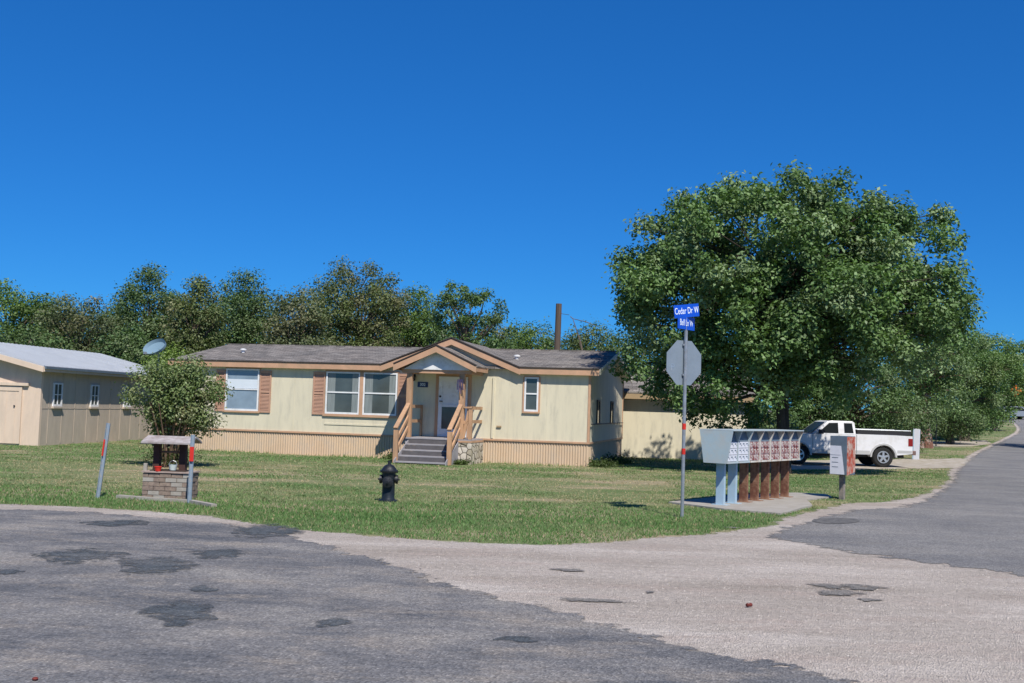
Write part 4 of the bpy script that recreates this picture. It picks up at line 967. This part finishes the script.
for i, (px, lab) in enumerate(((990, 'low hedge bush left of the far silver car'), (1022, 'low hedge bush right behind the far silver car'), (1060, 'low hedge bush beyond the right edge'))):
    btree(px, 392, 24, 141, 4500, G_bright+G_dark, lab, .3, .0, name='bush', grp='bushes closing the far end of the side road')
# trees right of the road, just outside the frame: they throw the shadows across the asphalt
tree('roadside_tree', 'dark tree on the right verge of the side road, at the right edge', 'tree', 30.9, 58.0, 2.6, 2.6, 2.0, 7.5, 26, 7000, .2, G_dark, (.6, 1.0), .2, 2)

# multi-stem shrub in front of the house
def shrub():
    X, Y = at(176, 467)
    tree('crape_myrtle_shrub', 'rounded olive green multi-stemmed shrub in the yard between the two houses', 'shrub', X-.16, Y, 1.42, 1.2, .5, 3.0, 60, 19000, .08, [(.15, .21, .08), (.18, .24, .095), (.12, .175, .06), (.22, .23, .12)], (.16, .46), .035, .55, 2.1, multi=9, lobes=(19, 5, .4, 8), bark='twig', shell=.45)
    b = MB(); o = [q for q in col.objects if q.name.startswith('crape')][0]
    for k in range(26):
        t = random.uniform(0, 2*PI); r0 = random.uniform(.05, .3); r1 = random.uniform(.3, 1.0)
        p0 = Vector((r0*math.cos(t), r0*math.sin(t), -.05)); p1 = Vector((r1*math.cos(t)*.5, r1*math.sin(t)*.5, .7)); p2 = Vector((r1*math.cos(t), r1*math.sin(t), 1.6))
        b.tube([p0, p1, p2], [.03, .022, .01], 5)
    b.build('stem_cluster', 'twig', o)
    # suckers at the base
    n = 1600; C = RNG.normal(size=(n, 3))*np.array([.32, .25, .22]); C[:, 2] = np.abs(C[:, 2])+.08
    leaf_mesh('basal_shoots', C, .07, np.array([(.07, .09, .035)])*RNG.uniform(.7, 1.3, (n, 1)), 'leaf', o)
shrub()
def climber():
    # small plants at the end wall / skirting
    for (lx, ly, sc_, lab) in ((.35, .3, .25, 'small weedy bush at the right front corner of the main house'), (.45, 3.0, .3, 'low weeds along the right end wall of the main house'), (-6.1, -.35, .22, 'small weed clump against the skirting left of the porch steps'), (-3.6, -1.8, .14, 'tiny weed clump at the foot of the stone porch facing')):
        n = int(2600*sc_*2); c = hl(lx, ly, 0)
        C = RNG.normal(size=(n, 3))*np.array([sc_, sc_*.8, sc_*.5]); C[:, 2] = np.abs(C[:, 2])*.8+.02
        o = leaf_mesh('weed_clump', C, .07, np.array([(.075, .11, .035)])*RNG.uniform(.6, 1.35, (n, 1)), 'leaf'); o.location = c; tag(o, lab, 'weeds', kind='stuff')
climber()

# ---------------------------------------------------------------- lawn grass
def inside(px, py, poly):
    poly = np.array([(p[0], p[1]) for p in poly]); c = np.zeros(len(px), bool); j = len(poly)-1
    for i in range(len(poly)):
        xi, yi = poly[i]; xj, yj = poly[j]
        if yi != yj:
            m = ((yi > py) != (yj > py)) & (px < (xj-xi)*(py-yi)/(yj-yi)+xi); c ^= m
        j = i
    return c
def vnoise(x, y, f, seed):
    r = np.random.default_rng(seed); g = r.random((64, 64)); X = x*f; Y = y*f
    xi = np.floor(X).astype(int); yi = np.floor(Y).astype(int); fx = X-xi; fy = Y-yi; fx = fx*fx*(3-2*fx); fy = fy*fy*(3-2*fy)
    a = g[xi % 64, yi % 64]; b_ = g[(xi+1) % 64, yi % 64]; c = g[xi % 64, (yi+1) % 64]; d = g[(xi+1) % 64, (yi+1) % 64]
    return (a*(1-fx)+b_*fx)*(1-fy)+(c*(1-fx)+d*fx)*fy
def grass():
    xs = []; ys = []
    for (y0, y1, dens) in ((12, 18, 950), (18, 23, 620), (23, 30, 330), (30, 38, 190), (38, 50, 120), (50, 90, 32)):
        x0, x1 = -y1*.50, y1*.50
        n = int((x1-x0)*(y1-y0)*dens); x = RNG.uniform(x0, x1, n); y = RNG.uniform(y0, y1, n); k = np.abs(x) < y*.5; xs.append(x[k]); ys.append(y[k])
    x = np.concatenate(xs); y = np.concatenate(ys)
    wob = (vnoise(x, y, 2.1, 3)-.5)*.35+(vnoise(x, y, 7, 4)-.5)*.15
    k = ~inside(x, y+wob, GRAVEL) & ~inside(x, y, DRIVE1) & ~inside(x, y, DRIVE2) & ~inside(x, y+wob*.3, PAD)
    c, s = math.cos(TH), math.sin(TH); lx = c*(x-HP[0])+s*(y-HP[1]); ly = -s*(x-HP[0])+c*(y-HP[1])
    k &= ~((lx > -14.2) & (lx < 0) & (ly > -.02) & (ly < 8.2)); k &= ~((lx > -5.8) & (lx < -3.2) & (ly > -2.75) & (ly < 0))
    k &= ~((x < -15.4) & (y > 36.8)); k &= ~((x > 4.3) & (x < 11) & (y > 42.6) & (y < 48))
    x = x[k]; y = y[k]
    dry = vnoise(x*.75, y, .6, 1)*.6+vnoise(x, y, 1.9, 2)*.4
    # worn band in front of the house
    dry += .36*np.exp(-((y-26.5)/4.0)**2)*(x < 4)*(vnoise(x, y, .35, 9)+.2)
    for (wx, wy, wr, wa) in ((-3.9, 24.3, 1.0, .42), (-2.6, 25.2, 1.2, .3), (-1.1, 24.6, .7, .35), (-5.6, 23.8, 1.3, .3), (-10, 25.5, 1.8, .25), (.3, 26.5, 1.2, .25), (11.5, 29.5, 1.6, .3), (9.8, 26.2, 1.0, .3)):
        dry += wa*np.exp(-(((x-wx)/wr)**2+((y-wy)/(wr*.8))**2))*(.5+vnoise(x, y, 3.1, 12))
    dry -= .25*np.exp(-((y-(17.4-.06*x))/2.6)**2)
    keep = RNG.random(len(x)) > np.clip((dry-.52)*2.6, 0, .75); x = x[keep]; y = y[keep]; dry = dry[keep]; n = len(x)
    fr = (lx[k][keep] > -14.4) & (lx[k][keep] < .3) & (ly[k][keep] > -.35) & (ly[k][keep] < 0)
    tall = np.exp(-((y-(17.4-.06*x))/2.2)**2)
    h = (RNG.uniform(.022, .052, n)*(1-.45*np.clip(dry, 0, 1))+.010*tall)*(1+fr*1.5)
    w = np.clip(y/1100*.85, .010, .04)*RNG.uniform(.7, 1.3, n)
    t = RNG.uniform(0, 2*PI, n); z = .03*np.clip(y-45, 0, 85)
    dx, dy = np.cos(t)*w/2, np.sin(t)*w/2; lxn = RNG.normal(0, .022, n); lyn = RNG.normal(0, .022, n)
    v = np.empty((n, 3, 3)); v[:, 0] = np.stack([x-dx, y-dy, z], 1); v[:, 1] = np.stack([x+dx, y+dy, z], 1); v[:, 2] = np.stack([x+lxn, y+lyn, z+h], 1)
    me = bpy.data.meshes.new('lawn_grass'); me.vertices.add(n*3); me.vertices.foreach_set('co', v.reshape(-1).astype(np.float32))
    me.loops.add(n*3); me.loops.foreach_set('vertex_index', np.arange(n*3, dtype=np.int32)); me.polygons.add(n)
    me.polygons.foreach_set('loop_start', np.arange(0, n*3, 3, dtype=np.int32)); me.polygons.foreach_set('loop_total', np.full(n, 3, dtype=np.int32)); me.update(); me.validate()
    g1 = np.array((.125, .225, .075)); g2 = np.array((.22, .27, .13)); g3 = np.array((.44, .345, .22))
    f = np.clip((dry-.32)*3.2, 0, 1)[:, None]; f2 = np.clip((dry-.56)*4, 0, 1)[:, None]
    c_ = (g1*(1-f)+g2*f)*(1-f2)+g3*f2; c_ = c_*RNG.uniform(.65, 1.35, (n, 1)); st = RNG.random(n) < .10; c_[st] = g3*RNG.uniform(.7, 1.2, (st.sum(), 1))
    a = me.attributes.new('tint', 'FLOAT_COLOR', 'FACE'); cc = np.ones((n, 4), np.float32); cc[:, :3] = c_; a.data.foreach_set('color', cc.reshape(-1))
    me.materials.append(M['grass']); o = bpy.data.objects.new('lawn_grass', me); col.objects.link(o)
    tag(o, 'short patchy green grass covering the yard', 'grass', kind='stuff'); print('grass', n)
grass()
# loose stones on the gravel
def stones():
    n = 9000; y = 5+RNG.random(n)**1.4*16; x = RNG.uniform(-1, 1, n)*y*.55
    k = inside(x, y, GRAVEL) & ~inside(x, y, [(p[0], p[1]) for p in MAIN]) & ~inside(x, y, SIDE); x = x[k]; y = y[k]; n = len(x)
    s = RNG.uniform(.004, .013, n); oc = np.array([(1, 0, 0), (0, 1, 0), (-1, 0, 0), (0, -1, 0), (0, 0, .8)])
    v = np.stack([x, y, np.full(n, .004)], 1)[:, None, :]+oc[None]*s[:, None, None]*RNG.uniform(.7, 1.3, (n, 5, 1))
    fs = np.array([(0, 1, 4), (1, 2, 4), (2, 3, 4), (3, 0, 4)]); F = (fs[None]+np.arange(n)[:, None, None]*5).reshape(-1)
    me = bpy.data.meshes.new('loose_gravel'); me.vertices.add(n*5); me.vertices.foreach_set('co', v.reshape(-1).astype(np.float32)); m = n*4
    me.loops.add(m*3); me.loops.foreach_set('vertex_index', F.astype(np.int32)); me.polygons.add(m)
    me.polygons.foreach_set('loop_start', np.arange(0, m*3, 3, dtype=np.int32)); me.polygons.foreach_set('loop_total', np.full(m, 3, dtype=np.int32)); me.update(); me.validate()
    me.materials.append(paint('loose_stone', (.36, .33, .30), .9, .35, 6)); o = bpy.data.objects.new('loose_gravel', me); col.objects.link(o)
    tag(o, 'small loose pale stones scattered over the gravel', 'gravel', kind='stuff')
stones()

# ---------------------------------------------------------------- light, sky, camera
SUN_EL = R(52); SX, SY = .326, -.946
sd = Vector((SX*math.cos(SUN_EL), SY*math.cos(SUN_EL), math.sin(SUN_EL)))
L = bpy.data.lights.new('sun', 'SUN'); L.energy = 4.8; L.angle = R(.5); L.color = (1, .94, .84)
lo = bpy.data.objects.new('sun', L); col.objects.link(lo); lo.rotation_euler = (-sd).to_track_quat('-Z', 'Y').to_euler(); lo.location = (20, -30, 40)
w = bpy.data.worlds.new('World'); sc.world = w; w.use_nodes = True; nt = w.node_tree; bg = nt.nodes['Background']
sk = nt.nodes.new('ShaderNodeTexSky'); sk.sky_type = 'NISHITA'; sk.sun_disc = False; sk.sun_elevation = SUN_EL
sk.sun_rotation = math.atan2(SX, SY); sk.altitude = 200; sk.air_density = .8; sk.dust_density = .0; sk.ozone_density = 6.0
hs = nt.nodes.new('ShaderNodeHueSaturation'); hs.inputs['Saturation'].default_value = 1.2; hs.inputs['Value'].default_value = .95; hs.inputs['Hue'].default_value = .5
gm = nt.nodes.new('ShaderNodeGamma'); gm.inputs[1].default_value = .7
nt.links.new(sk.outputs[0], hs.inputs['Color']); nt.links.new(hs.outputs[0], gm.inputs[0]); nt.links.new(mixc(nt, 1.0, gm.outputs[0], (.22, .83, 1.5), 'MULTIPLY'), bg.inputs['Color']); bg.inputs['Strength'].default_value = .11
cam = bpy.data.cameras.new('camera'); co = bpy.data.objects.new('camera', cam); col.objects.link(co)
cam.sensor_width = 36; cam.lens = FPX*36/1024; cam.clip_end = 4000; cam.clip_start = .1
co.matrix_world = Matrix(((_R.x, _U.x, -_f.x, 0), (_R.y, _U.y, -_f.y, 0), (_R.z, _U.z, -_f.z, EYE), (0, 0, 0, 1)))
sc.camera = co
sc.view_settings.view_transform = 'Standard'; sc.view_settings.look = 'None'; sc.view_settings.exposure = .28; sc.view_settings.gamma = 1
sc.cycles.transparent_max_bounces = 8; sc.cycles.max_bounces = 6
